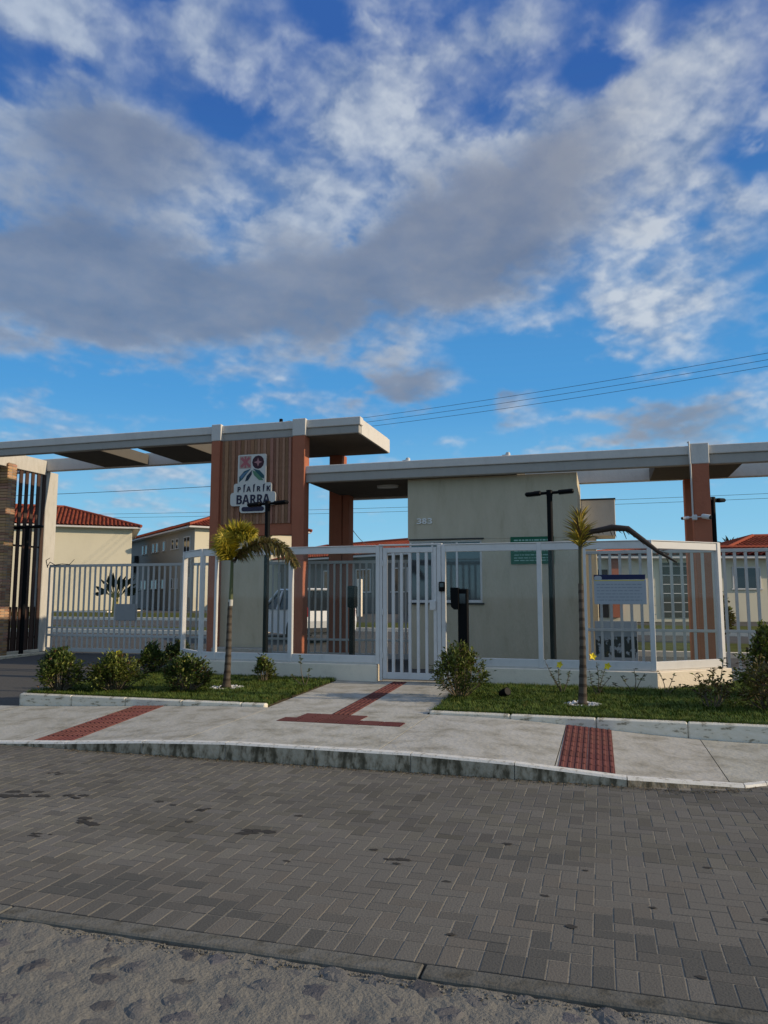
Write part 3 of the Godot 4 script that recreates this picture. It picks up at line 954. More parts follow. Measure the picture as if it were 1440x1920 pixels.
func build_inner_ground() -> void:
	var d := Mb.new()
	d.poly([Vector3(-24, 0.0, -9.27), Vector3(-8.4, 0.0, -9.27), Vector3(-8.4, 0.125, -17), Vector3(-24, 0.125, -17)], Vector3.UP)
	var o := obj("driveway", d, M.asphalt)
	tag(o, "dark grey driveway that runs up to the sliding gate at the left", "", "", "structure")
	var f := Mb.new()
	f.poly([Vector3(-8.45, 0.135, -12.7), Vector3(8, 0.135, -12.7), Vector3(8, 0.135, -17.0), Vector3(-8.45, 0.135, -17.0)], Vector3.UP)
	o = obj("forecourt", f, M.inner)
	tag(o, "concrete forecourt between the glass enclosure and the gates", "", "", "structure")
	var r := Mb.new()
	r.poly([Vector3(-90, 0.125, -17), Vector3(70, 0.125, -17), Vector3(70, 0.72, -45), Vector3(-90, 0.72, -45)], Vector3.UP)
	r.poly([Vector3(-90, 0.72, -45), Vector3(70, 0.72, -45), Vector3(70, 0.72, -400), Vector3(-90, 0.72, -400)], Vector3.UP)
	o = obj("inner_road", r, M.inner)
	tag(o, "grey paved yard and street inside the gates, rising to the houses", "", "", "structure")
	# lawns with white kerbs in front of the houses
	var lawns := [[-48.0, -14.0, -33.0, -39.0, "lawn strip with white kerb before the left houses"], [-60.0, -30.0, -40.5, -44.5, "lawn at the foot of the cream house at the left"], [-12.0, 8.0, -27.0, -31.0, "lawn strip behind the gatehouse in front of the tiled house"], [-24.0, -12.0, -24.2, -26.5, "small lawn strip just behind the sliding gate"], [-1.0, 12.0, -19.5, -22.5, "lawn strip just behind the right bar fence"]]
	for q in lawns:
		var l := struct("inner_lawn", q[4])
		var b := Mb.new()
		b.poly([Vector3(q[0], inner_h(q[2]) + 0.1, q[2]), Vector3(q[1], inner_h(q[2]) + 0.1, q[2]), Vector3(q[1], inner_h(q[3]) + 0.1, q[3]), Vector3(q[0], inner_h(q[3]) + 0.1, q[3])], Vector3.UP)
		obj("turf", b, M.lawn, l)
		var kb := Mb.new()
		kb.span(Vector3(q[0], inner_h(q[2]) - 0.1, q[2] + 0.12), Vector3(q[1], inner_h(q[2]) + 0.13, q[2]), 0.01)
		kb.span(Vector3(q[1], inner_h(q[2]) - 0.1, q[2] + 0.12), Vector3(q[1] + 0.12, inner_h(q[2]) + 0.13, q[3]), 0.01)
		obj("white_kerb", kb, M.wall_white, l)
	# planting strip at the foot of the timber screen
	var ps := struct("side_bed", "narrow planted strip with white kerb at the foot of the timber screen")
	var sb := Mb.new()
	sb.span(Vector3(-14.75, -0.05, -17.1), Vector3(-14.28, 0.12, -15.0), 0.0)
	obj("soil", sb, M.soil, ps)
	var sk := Mb.new(Vector3.ZERO, Color(0.9, 0.85, 0.75))
	sk.span(Vector3(-14.28, -0.05, -17.1), Vector3(-14.15, 0.17, -14.9), 0.012)
	sk.span(Vector3(-16, -0.05, -15.0), Vector3(-14.28, 0.17, -14.88), 0.012)
	obj("kerb_stone", sk, M.bed_kerb, ps)

# ---------------------------------------------------------------- entrance structures
func beam(mb: Mb, a: Vector3, b: Vector3, wide: float, high: float, ch := 0.004) -> void:   # a bar from a to b, wide across, high upright
	var d := (b - a)
	var l := d.length()
	var z := d.normalized()
	var x := Vector3.UP.cross(z)
	if x.length() < 0.1:
		x = Vector3.RIGHT
	x = x.normalized()
	mb.box((a + b) * 0.5, Vector3(wide, high, l), ch, Basis(x, z.cross(x), z))

func build_left_portal() -> void:
	var P := Vector3(-11, 0.13, -15)
	var cn := thing("left_canopy", "tall grey concrete canopy over the driveway and the sign tower", "canopy", P)
	var b := Mb.new(P)
	b.span(Vector3(-21, 5.11, -15.05), Vector3(-4.9, 5.28, -14.885), 0.012)
	obj("front_beam", b, M.render_grey, cn)
	b = Mb.new(P)
	b.span(Vector3(-21, 5.282, -15.05), Vector3(-4.86, 5.46, -14.85), 0.012)
	obj("fascia_lip", b, M.render_white, cn)
	b = Mb.new(P)
	b.span(Vector3(-21, 5.11, -17.3), Vector3(-4.9, 5.45, -17.1), 0.012)
	obj("rear_beam", b, M.render_white, cn)
	b = Mb.new(P)
	b.span(Vector3(-4.895, 5.112, -15.052), Vector3(-8.3, 5.448, -17.098), 0.004)
	obj("end_slab", b, M.render_white, cn)
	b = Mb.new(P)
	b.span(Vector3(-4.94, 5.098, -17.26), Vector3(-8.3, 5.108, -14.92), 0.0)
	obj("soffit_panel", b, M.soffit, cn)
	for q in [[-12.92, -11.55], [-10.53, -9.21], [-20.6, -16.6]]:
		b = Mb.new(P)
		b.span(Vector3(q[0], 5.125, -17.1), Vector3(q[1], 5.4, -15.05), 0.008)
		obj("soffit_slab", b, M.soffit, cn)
	b = Mb.new(P)
	b.span(Vector3(-15.05, 5.0, -17.098), Vector3(-14.82, 5.4, -15.052), 0.008)
	obj("side_beam", b, M.post, cn)
	for q in [[-8.39, -8.15], [-6.41, -6.1]]:
		b = Mb.new(P)
		b.span(Vector3(q[0], 5.112, -14.9), Vector3(q[1], 5.49, -14.795), 0.01)
		obj("pilaster_cap", b, M.render_white, cn)
	# sign tower
	P = Vector3(-7.25, 0.13, -14.95)
	var tw := thing("sign_tower", "terracotta gate tower clad with timber boards behind the sign", "gate tower", P)
	for q in [[-8.385, -8.17], [-6.4, -6.115]]:
		b = Mb.new(P)
		b.span(Vector3(q[0], 0.13, -15.08), Vector3(q[1], 5.11, -14.8), 0.012)
		obj("pillar", b, M.terracotta, tw)
	b = Mb.new(P)
	b.span(Vector3(-8.17, 2.95, -15.06), Vector3(-6.4, 5.1, -14.86), 0.004)
	obj("upper_wall", b, M.terracotta, tw)
	b = Mb.new(P)
	b.span(Vector3(-8.17, 0.13, -15.12), Vector3(-7.12, 2.95, -15.0), 0.004)
	obj("infill_wall", b, M.beige, tw)
	b = Mb.new(P)
	b.span(Vector3(-8.16, 0.14, -15.0), Vector3(-6.9, 0.52, -14.62), 0.01)
	obj("bench", b, M.concrete, tw)
	var x := -8.125
	var k := 0
	while x < -6.5:
		var w := rng.randf_range(0.062, 0.092)
		if x + w > -6.44: w = -6.44 - x
		var t := rng.randf_range(0.85, 1.35) if k % 2 else rng.randf_range(0.6, 0.9)
		var s := Mb.new(P, Color(t, t * rng.randf_range(0.88, 1.05), t * rng.randf_range(0.8, 1.05)))
		var dz := 0.02 + (0.012 if k % 2 else 0.0) + rng.randf_range(0, 0.008)
		s.span(Vector3(x, 3.2, -14.86), Vector3(x + w - 0.006, 5.095, -14.86 + dz), 0.004)
		obj("timber_board", s, M.slat, tw)
		x += w
		k += 1
	# rear pillar that carries both canopies
	P = Vector3(-6.15, 0.13, -17.3)
	b = Mb.new(P)
	b.span(Vector3(-6.41, 0.13, -17.5), Vector3(-6.08, 5.12, -17.12), 0.012)
	b.span(Vector3(-6.07, 0.13, -17.5), Vector3(-5.9, 4.1, -17.14), 0.012)
	var o := obj("rear_pillar", b, M.terracotta)
	o.position = P
	tag(o, "dark terracotta pillar behind the sign tower, passing up between the two canopies", "pillar", "terracotta pillars under the canopies")
	# brick pillar
	P = Vector3(-15.0, 0.1, -15.79)
	var bp := thing("brick_pillar", "tall pillar of yellowish brown bricks at the left end of the canopy", "brick pillar", P)
	b = Mb.new(P)
	b.span(Vector3(-15.24, 0.1, -15.905), Vector3(-14.765, 5.1, -15.675), 0.0)
	obj("core", b, M.mortar, bp)
	var rows := 66
	var bm := []
	for i in 10:
		var t := rng.randf_range(0.6, 1.3)
		var m := Mb.new(Vector3.ZERO, Color(t, t * rng.randf_range(0.85, 1.1), t * rng.randf_range(0.75, 1.15)))
		m.box(Vector3.ZERO, Vector3(0.234, 0.064, 0.152), 0.006)
		bm.append(m.mesh(M.brick))
	for r in rows:
		var sh := 0.06 if r % 2 else 0.0
		for q in [[Vector3(-0.122, 0, 0.08), 0.0, 1.0], [Vector3(0.122, 0, 0.08), 0.0, 1.0], [Vector3(-0.122, 0, -0.08), 0.0, 1.0], [Vector3(0.122, 0, -0.08), 0.0, 1.0]]:
			var o2 := put_mesh("brick", bm[rng.randi() % 10], bp)
			o2.position = Vector3(0, 0.04 + r * 0.0755, 0) + q[0] + (Vector3(rng.randf_range(-0.004, 0.004), 0, rng.randf_range(-0.003, 0.006)))
			o2.rotation.y = q[1]
			o2.scale.x = q[2]
	# white post and timber screen
	P = Vector3(-14.99, 0.1, -17.4)
	b = Mb.new(P)
	b.span(Vector3(-15.12, 0.1, -17.62), Vector3(-14.85, 5.11, -17.16), 0.015)
	o = obj("white_post", b, M.post)
	o.position = P
	tag(o, "white rendered square post between timber screen and sliding gate", "post")
	P = Vector3(-14.85, 0.12, -16.4)
	var sc := thing("timber_screen", "dark brown screen of upright timber boards between brick pillar and white post", "screen", P)
	for i in 6:
		var z := -15.96 - i * 0.215
		var t := rng.randf_range(0.75, 1.3)
		var s := Mb.new(P, Color(t, t * 0.95, t * 0.9))
		s.span(Vector3(-14.9, 0.2, z - 0.115), Vector3(-14.865, 5.0, z), 0.005)
		obj("board", s, M.dark_wood, sc)
	for i in 6:
		var z := -15.96 - 0.11 - i * 0.215
		var s := Mb.new(P, g(rng.randf_range(0.6, 0.9)))
		s.span(Vector3(-14.93, 0.2, z - 0.11), Vector3(-14.905, 1.35 + (0.9 if i > 4 else 0.0), z + 0.03), 0.004)
		obj("backing_board", s, M.dark_wood, sc)
	for y in [0.5, 2.95]:
		var s := Mb.new(P)
		s.span(Vector3(-14.96, y, -17.15), Vector3(-14.935, y + 0.05, -15.7), 0.003)
		obj("cross_rail", s, M.dark_metal, sc)
	var lw := Mb.new(P, Color(0.95, 0.92, 0.85))
	lw.span(Vector3(-15.02, -0.02, -17.15), Vector3(-14.8, 0.2, -15.7), 0.008)
	obj("base", lw, M.wall_white, sc)

func build_right_canopy() -> void:
	var P := Vector3(-0.5, 0.13, -15)
	var cn := thing("right_canopy", "lower grey concrete canopy over the gatehouse, running out to the right", "canopy", P)
	var b := Mb.new(P)
	b.span(Vector3(-6.13, 4.08, -15.06), Vector3(10, 4.268, -14.9), 0.012)
	obj("front_beam", b, M.render_grey, cn)
	b = Mb.new(P)
	b.span(Vector3(-6.15, 4.27, -15.062), Vector3(10, 4.44, -14.862), 0.012)
	obj("fascia_lip", b, M.render_white, cn)
	b = Mb.new(P)
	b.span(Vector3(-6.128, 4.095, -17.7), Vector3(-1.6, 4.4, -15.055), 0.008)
	obj("solid_slab", b, M.soffit, cn)
	b = Mb.new(P)
	b.span(Vector3(-6.132, 4.06, -17.9), Vector3(-3.9, 4.42, -17.72), 0.01)
	obj("rear_beam", b, M.render_white, cn)
	b = Mb.new(P)
	b.span(Vector3(-1.598, 4.13, -17.2), Vector3(10, 4.46, -17.0), 0.01)
	obj("rear_beam", b, M.render_white, cn)
	for q in [[1.06, 2.63], [5.2, 7.0]]:
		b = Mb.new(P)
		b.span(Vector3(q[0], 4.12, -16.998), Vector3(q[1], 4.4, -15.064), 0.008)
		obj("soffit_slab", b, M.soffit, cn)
	b = Mb.new(P)
	b.span(Vector3(1.66, 4.082, -15.0), Vector3(1.985, 4.47, -14.8), 0.01)
	obj("pilaster_cap", b, M.render_white, cn)
	for q in [[1.672, 1.975, -15.1, -14.81, "front terracotta pillar under the right canopy, carrying the two cameras"], [1.755, 2.05, -17.3, -17.0, "rear terracotta pillar under the right canopy, half hidden behind the camera pillar"]]:
		P = Vector3((q[0] + q[1]) * 0.5, 0.13, (q[2] + q[3]) * 0.5)
		b = Mb.new(P)
		b.span(Vector3(q[0], 0.13, q[2]), Vector3(q[1], 4.09 if q[2] > -16 else 4.14, q[3]), 0.012)
		var o := obj("terracotta_pillar", b, M.terracotta)
		o.position = P
		tag(o, q[4], "pillar", "terracotta pillars under the canopies")

func build_gatehouse() -> void:
	var P := Vector3(-2.1, 0.13, -16.4)
	var gh := thing("gatehouse", "beige rendered gatehouse under the lower canopy, with house number and green sign", "gatehouse", P)
	var x0 := -3.91
	var x1 := -0.42
	var wx := -2.35
	var b := Mb.new(P)
	b.span(Vector3(x0, 2.79, -15.4), Vector3(x1, 4.092, -15.2), 0.003)
	obj("front_wall", b, M.beige, gh)
	b = Mb.new(P)
	b.span(Vector3(x0, 0.13, -15.4), Vector3(wx, 1.49, -15.201), 0.003)
	obj("front_wall", b, M.beige, gh)
	b = Mb.new(P)
	b.span(Vector3(wx, 0.13, -15.4), Vector3(x1, 2.788, -15.2015), 0.003)
	obj("front_wall", b, M.beige, gh)
	b = Mb.new(P)
	b.span(Vector3(x0, 0.13, -17.6), Vector3(x0 + 0.15, 4.09, -15.402), 0.003)
	b.span(Vector3(x1 - 0.15, 0.13, -17.6), Vector3(x1, 4.09, -15.402), 0.003)
	b.span(Vector3(x0 + 0.152, 0.13, -17.6), Vector3(x1 - 0.152, 4.09, -17.45), 0.003)
	obj("side_walls", b, M.beige, gh)
	# window with sliding panes
	b = Mb.new(P)
	b.span(Vector3(x0 + 0.02, 1.49, -15.3), Vector3(wx, 1.545, -15.24), 0.004)
	b.span(Vector3(x0 + 0.02, 2.74, -15.3), Vector3(wx, 2.789, -15.24), 0.004)
	for xx in [x0 + 0.02, -3.42, -2.9, wx - 0.045]:
		b.span(Vector3(xx, 1.545, -15.3), Vector3(xx + 0.045, 2.74, -15.242), 0.004)
	var wn := obj("window", b, M.aluminium, gh)
	wn.set_meta("label", "wide aluminium sliding window of the gatehouse")
	for q in [[x0 + 0.065, -3.42], [-3.375, -2.9], [-2.855, wx - 0.045]]:
		var pn := Mb.new(P)
		pn.span(Vector3(q[0], 1.545, -15.275), Vector3(q[1], 2.74, -15.265), 0.0)
		obj("pane", pn, M.mirror, wn)
	b = Mb.new(P)
	b.span(Vector3(x0, 1.455, -15.3), Vector3(wx + 0.04, 1.489, -15.16), 0.004)
	obj("sill", b, M.dark_metal, gh)
	b = Mb.new(P)
	b.span(Vector3(x0 + 0.02, 2.79, -15.2), Vector3(wx + 0.05, 2.815, -15.17), 0.004)
	obj("drip_edge", b, M.dark_metal, gh)
	# darker interior so the panes have something behind them
	b = Mb.new(P)
	b.span(Vector3(-0.419, 2.98, -18.5), Vector3(0.33, 3.8, -17.45), 0.01)
	obj("roof_tank_room", b, M.render_white, gh)
	b = Mb.new(P)
	b.span(Vector3(-0.419, 0.13, -18.4), Vector3(-0.1, 2.978, -17.55), 0.01)
	obj("rear_wall", b, M.beige, gh)
	b = Mb.new(P)
	b.span(Vector3(-0.419, 3.8, -18.52), Vector3(0.345, 3.83, -17.43), 0.004)
	obj("roof_edge", b, M.dark_metal, gh)

# ---------------------------------------------------------------- glass enclosure, gate, fences
func build_enclosure() -> void:
	var sides := [
		["left", [Vector3(-8.1, 0, -13.38), Vector3(-7.28, 0, -12.65), Vector3(-3.80, 0, -12.65)], [-6.98, -5.46]],
		["right", [Vector3(-2.62, 0, -12.65), Vector3(0.74, 0, -12.65), Vector3(1.87, 0, -13.6)], [-1.0, -0.27]]]
	for s in sides:
		var pts: Array = s[1]
		var P: Vector3 = pts[1] + Vector3(0, 0.13, 0)
		var wl := thing("low_wall", "low white rendered wall under the glass screen %s of the pedestrian gate" % s[0], "low wall", P, 0.0, "low walls under the glass")
		var fn := thing("glass_fence", "white framed glass screen on a low wall %s of the pedestrian gate" % s[0], "glass screen", P, 0.0, "glass screens beside the gate")
		for i in 2:
			var a: Vector3 = pts[i]
			var c: Vector3 = pts[i + 1]
			var d := (c - a).normalized()
			var e0 := 0.06 if i == 0 and s[0] == "left" else (0.0 if i == 0 else -0.0)
			var b := Mb.new(P, Color(1, 0.985, 0.95))
			beam(b, a - d * (0.12 if (i == 0 and s[0] == "left") else 0.0) + Vector3(0, 0.255, 0), c + d * (0.12 if (i == 1 and s[0] == "right") else (0.055 if i == 0 else 0.0)) + Vector3(0, 0.255, 0), 0.17 - i * 0.004, 0.37 - i * 0.003, 0.012)
			obj("wall", b, M.wall_white, wl)
			# rails
			for q in [[0.525, 0.13], [2.44, 0.12]]:
				b = Mb.new(P)
				beam(b, a + Vector3(0, q[0], 0), c + Vector3(0, q[0], 0), 0.06, q[1], 0.006)
				if q[0] > 2.0:
					beam(b, a + Vector3(0, 2.509, 0), c + Vector3(0, 2.509, 0), 0.09, 0.016, 0.004)
				else:
					beam(b, a + Vector3(0, 0.451, 0), c + Vector3(0, 0.451, 0), 0.03, 0.02, 0.0)
				obj("rail", b, M.aluminium, fn)
			# posts and panes
			var stops := [0.0, (c - a).length()]
			if absf(d.z) < 0.01:
				for x in s[2]:
					stops.append(x - a.x)
			stops.sort()
			for k in stops.size():
				if i == 1 and k == 0:
					continue
				var p: Vector3 = a + d * stops[k]
				var w := 0.045 if stops.size() == 4 and (k == 1 and s[0] == "left" or k == 2 and s[0] == "right") else 0.078
				if (s[0] == "left" and i == 1 and k == stops.size() - 1) or (s[0] == "right" and i == 0 and k == 0):
					w = 0.07
				b = Mb.new(P)
				beam(b, p - d * w * 0.5 + Vector3(0, 1.48, 0), p + d * w * 0.5 + Vector3(0, 1.48, 0), 0.085, 2.07, 0.006)
				obj("post", b, M.aluminium, fn)
			for k in stops.size() - 1:
				b = Mb.new(P)
				beam(b, a + d * (stops[k] + 0.03) + Vector3(0, 1.485, 0), a + d * (stops[k + 1] - 0.03) + Vector3(0, 1.485, 0), 0.008, 1.83, 0.0)
				obj("glass_pane", b, M.glass, fn)
	# pedestrian gate
	var P2 := Vector3(-3.24, 0.154, -12.65)
	var gt := thing("pedestrian_gate", "white pedestrian gate of upright bars between two glass screens", "gate", P2)
	var z0 := -12.68
	var z1 := -12.62
	for q in [["post", Vector3(-3.765, 0.17, z0), Vector3(-3.715, 2.5, z1)], ["post", Vector3(-2.73, 0.17, z0 - 0.02), Vector3(-2.66, 2.5, z1 + 0.02)], ["top_rail", Vector3(-3.63, 2.38, z0), Vector3(-2.8, 2.47, z1)], ["head_rail", Vector3(-3.78, 2.502, z0 - 0.015), Vector3(-2.64, 2.53, z1 + 0.015)], ["bottom_rail", Vector3(-3.63, 0.2, z0), Vector3(-2.8, 0.31, z1)], ["stile", Vector3(-3.705, 0.2, z0), Vector3(-3.632, 2.47, z1)], ["stile", Vector3(-2.798, 0.2, z0), Vector3(-2.74, 2.47, z1)]]:
		var b := Mb.new(P2)
		b.span(q[1], q[2], 0.005)
		obj(q[0], b, M.aluminium, gt)
	for i in 5:
		var xx := -3.52 + i * 0.149
		var b := Mb.new(P2)
		b.span(Vector3(xx - 0.025, 0.31, z0 + 0.008), Vector3(xx + 0.025, 2.38, z1 - 0.008), 0.004)
		obj("bar", b, M.aluminium, gt)
	var lk := Mb.new(P2)
	lk.span(Vector3(-2.86, 1.38, z0 - 0.01), Vector3(-2.75, 1.55, z1 + 0.03), 0.01)
	obj("lock_box", lk, M.aluminium, gt)
	for y in [0.55, 1.3, 2.15]:
		var hg := Mb.new(P2)
		hg.tube([Vector3(-3.709, y, z1 + 0.01), Vector3(-3.709, y + 0.1, z1 + 0.01)], [0.014, 0.014], 8)
		obj("hinge", hg, M.aluminium, gt)
	# keypad on the gate post
	var kp := thing("door_intercom", "small black intercom box fixed to the right post of the pedestrian gate", "intercom", Vector3(-2.64, 1.69, -12.6))
	var kb := Mb.new(Vector3(-2.64, 1.69, -12.6))
	kb.span(Vector3(-2.69, 1.7, -12.6), Vector3(-2.585, 1.865, -12.55), 0.01)
	obj("case", kb, M.black, kp)
	kb = Mb.new(Vector3(-2.64, 1.69, -12.6))
	kb.span(Vector3(-2.672, 1.775, -12.55), Vector3(-2.603, 1.845, -12.546), 0.0)
	obj("screen", kb, M.pane_dark, kp)

func bar_fence(called: String, label: String, cat: String, a: Vector3, c: Vector3, top: float, gap: float, bw: float, rails: Array, group := "") -> Node3D:
	var d := (c - a).normalized()
	var t := thing(called, label, cat, (a + c) * 0.5, 0.0, group)
	var P: Vector3 = (a + c) * 0.5
	for r in rails:
		var b := Mb.new(P)
		beam(b, a + Vector3(0, r[0] + r[1] * 0.5, 0), c + Vector3(0, r[0] + r[1] * 0.5, 0), 0.05, r[1], 0.004)
		obj("rail", b, M.bars, t)
	var y0: float = rails[0][0] + rails[0][1]
	var y1: float = rails[-1][0]
	var bar := Mb.new()
	bar.box(Vector3(0, (y0 + y1) * 0.5, 0), Vector3(bw, y1 - y0, 0.03), 0.004)
	var m := bar.mesh(M.bars)
	var l := (c - a).length()
	var n := int(l / gap)
	for i in n + 1:
		var o := put_mesh("bar", m, t)
		o.position = a + d * (i * l / n) - P
		o.rotation.y = atan2(-d.z, d.x)
	return t

func build_fences() -> void:
	var gl := bar_fence("sliding_gate", "wide white sliding gate of upright bars across the driveway at the left", "gate", Vector3(-14.42, 0.15, -16.95), Vector3(-10.2, 0.15, -16.95), 2.5, 0.16, 0.05, [[0.02, 0.1], [0.42, 0.06], [0.62, 0.05], [2.26, 0.07]], "white sliding gates")
	var pl := Mb.new(Vector3(-12.31, 0.15, -16.95))
	pl.span(Vector3(-12.25, 1.0, -16.915), Vector3(-11.65, 1.43, -16.905), 0.004)
	obj("blank_plate", pl, M.plate, gl)
	var g2 := bar_fence("sliding_gate", "second white sliding gate of upright bars, behind the terracotta pillars", "gate", Vector3(-10.1, 0.15, -17.02), Vector3(-3.95, 0.15, -17.02), 2.5, 0.16, 0.045, [[0.02, 0.12], [0.42, 0.05], [2.26, 0.07]], "white sliding gates")
	bar_fence("bar_fence", "white upright bar fence right of the gatehouse, behind the glass bay and the big shrub", "fence", Vector3(-0.38, 0.15, -14.25), Vector3(8.0, 0.15, -14.25), 2.45, 0.173, 0.05, [[0.18, 0.06], [0.84, 0.05], [2.24, 0.06]])
	var b := Mb.new(Vector3(3.8, 0.15, -14.25))
	b.span(Vector3(-0.38, 0.05, -14.34), Vector3(8.0, 0.32, -14.16), 0.01)
	var o := obj("fence_plinth", b, M.wall_white)
	o.position = Vector3(3.8, 0.15, -14.25)
	tag(o, "low white plinth under the bar fence at the right", "low wall")
	# hinge post with a coil of wire at the left gate
	var w := Mb.new(Vector3(-14.4, 2.5, -16.9))
	w.tube([Vector3(-14.45, 2.42, -16.88), Vector3(-14.35, 2.55, -16.86), Vector3(-14.2, 2.47, -16.88), Vector3(-14.0, 2.5, -16.9), Vector3(-13.75, 2.48, -16.9), Vector3(-13.6, 2.62, -16.9)], [0.012, 0.012, 0.012, 0.01, 0.01, 0.006], 5)
	w.tube([Vector3(-14.42, 2.4, -16.86), Vector3(-14.48, 2.6, -16.86), Vector3(-14.36, 2.66, -16.86)], [0.012, 0.012, 0.008], 5)
	o = obj("loose_cable", w, M.wire)
	o.position = Vector3(-14.4, 2.5, -16.9)
	tag(o, "loose dark cable curling along the top of the left sliding gate", "cable")

# ---------------------------------------------------------------- houses
func hip_roof(parent: Node3D, L: float, D: float, eave: float, rise: float, over := 0.55) -> void:
	var hl := L * 0.5 + over
	var hd := D * 0.5 + over
	var deck := Mb.new(Vector3.ZERO, g(0.6))
	var rd := hl - hd
	var A := Vector3(-hl, eave, hd)
	var B := Vector3(hl, eave, hd)
	var C := Vector3(hl, eave, -hd)
	var E := Vector3(-hl, eave, -hd)
	var R0 := Vector3(-rd, eave + rise, 0)
	var R1 := Vector3(rd, eave + rise, 0)
	deck.poly([A, B, R1, R0], Vector3(0, 1, 1))
	deck.poly([C, E, R0, R1], Vector3(0, 1, -1))
	deck.poly([B, C, R1], Vector3(1, 1, 0))
	deck.poly([E, A, R0], Vector3(-1, 1, 0))
	var roof := obj("roof", deck, M.roof, parent)
	var ev := Mb.new()
	ev.box(Vector3(0, eave - 0.07, 0), Vector3(hl * 2 - 0.06, 0.12, hd * 2 - 0.06), 0.01)
	obj("eave_board", ev, M.trim, parent)
	var t := Mb.new()
	var pitch := 0.25
	var faces := [[A, Vector3(1, 0, 0), hl * 2, Vector3(0, rise, -hd), true], [B, Vector3(0, 0, -1), hd * 2, Vector3(-hd, rise, 0), false], [C, Vector3(-1, 0, 0), hl * 2, Vector3(0, rise, hd), true], [E, Vector3(0, 0, 1), hd * 2, Vector3(hd, rise, 0), false]]
	for f in faces:
		var along: Vector3 = f[1]
		var up: Vector3 = f[3]
		var n := int(f[2] / pitch)
		var nn := along.cross(up).normalized()
		if nn.y < 0: nn = -nn
		for i in n:
			var s: float = (i + 0.5) * f[2] / n
			var lim := minf(1.0, minf(s, f[2] - s) / hd)
			var rows := int(ceil(lim * up.length() / 0.4))
			for r in rows:
				var f0 := r * 0.4 / up.length()
				var f1 := minf(lim, (r + 1.25) * 0.4 / up.length())
				var tone := rng.randf_range(0.7, 1.15)
				t.col = Color(tone, tone * rng.randf_range(0.85, 1.1), tone * rng.randf_range(0.85, 1.1))
				var p0: Vector3 = f[0] + along * s + up * f0 + nn * 0.03
				var p1: Vector3 = f[0] + along * s + up * f1 + nn * 0.008
				var prev := []
				for q in 4:
					var an := PI * q / 3.0
					var of := along * (-cos(an) * 0.1) + nn * (sin(an) * 0.075)
					var nr := (along * -cos(an) + nn * sin(an)).normalized()
					var cur := [p0 + of, p1 + of * 0.88, nr]
					if q > 0:
						t.tri_n(prev[0], cur[0], cur[1], prev[2], cur[2], cur[2])
						t.tri_n(prev[0], cur[1], prev[1], prev[2], cur[2], prev[2])
					prev = cur
	var o := obj("roof_tiles", t, M.roof, roof)
	o.set_meta("kind", "stuff")
	var hp := Mb.new()
	for q in [[A, R0], [B, R1], [C, R1], [E, R0], [R0, R1]]:
		hp.tube([q[0] + Vector3(0, 0.05, 0), q[1] + Vector3(0, 0.07, 0)], [0.11, 0.11], 7)
	obj("ridge_caps", hp, M.roof, roof)

func house_window(parent: Node3D, ct: Vector3, w: float, h: float, face: Vector3, leaves: int) -> void:
	var side := Vector3.UP.cross(face)
	var bs := Basis(side, Vector3.UP, face)
	var fr := Mb.new()
	var t := 0.06
	fr.box(ct + Vector3.UP * (h * 0.5), Vector3(w + t, t, 0.08), 0.005, bs)
	fr.box(ct - Vector3.UP * (h * 0.5), Vector3(w + t * 3, t, 0.14), 0.005, bs)
	for i in leaves + 1:
		fr.box(ct + side * (-w * 0.5 + w * i / leaves), Vector3(t, h - t, 0.078), 0.005, bs)
	var o := obj("window", fr, M.trim, parent)
	for i in leaves:
		var pn := Mb.new()
		pn.box(ct + side * (-w * 0.5 + w * (i + 0.5) / leaves) + face * 0.012, Vector3(w / leaves - t, h - t, 0.02), 0.0, bs)
		obj("pane", pn, M.pane_dark, o)

func house(called: String, label: String, ct: Vector3, yaw: float, L: float, D: float, base: float, eave: float, rise: float, wall: Material) -> Node3D:
	var t := thing(called, label, "house", Vector3(ct.x, base, ct.z), yaw)
	var b := Mb.new()
	b.box(Vector3(0, (eave - base) * 0.5 - 0.1, 0), Vector3(L, eave - base + 0.2, D), 0.02)
	obj("wall", b, wall, t)
	hip_roof(t, L, D, eave - base, rise)
	return t

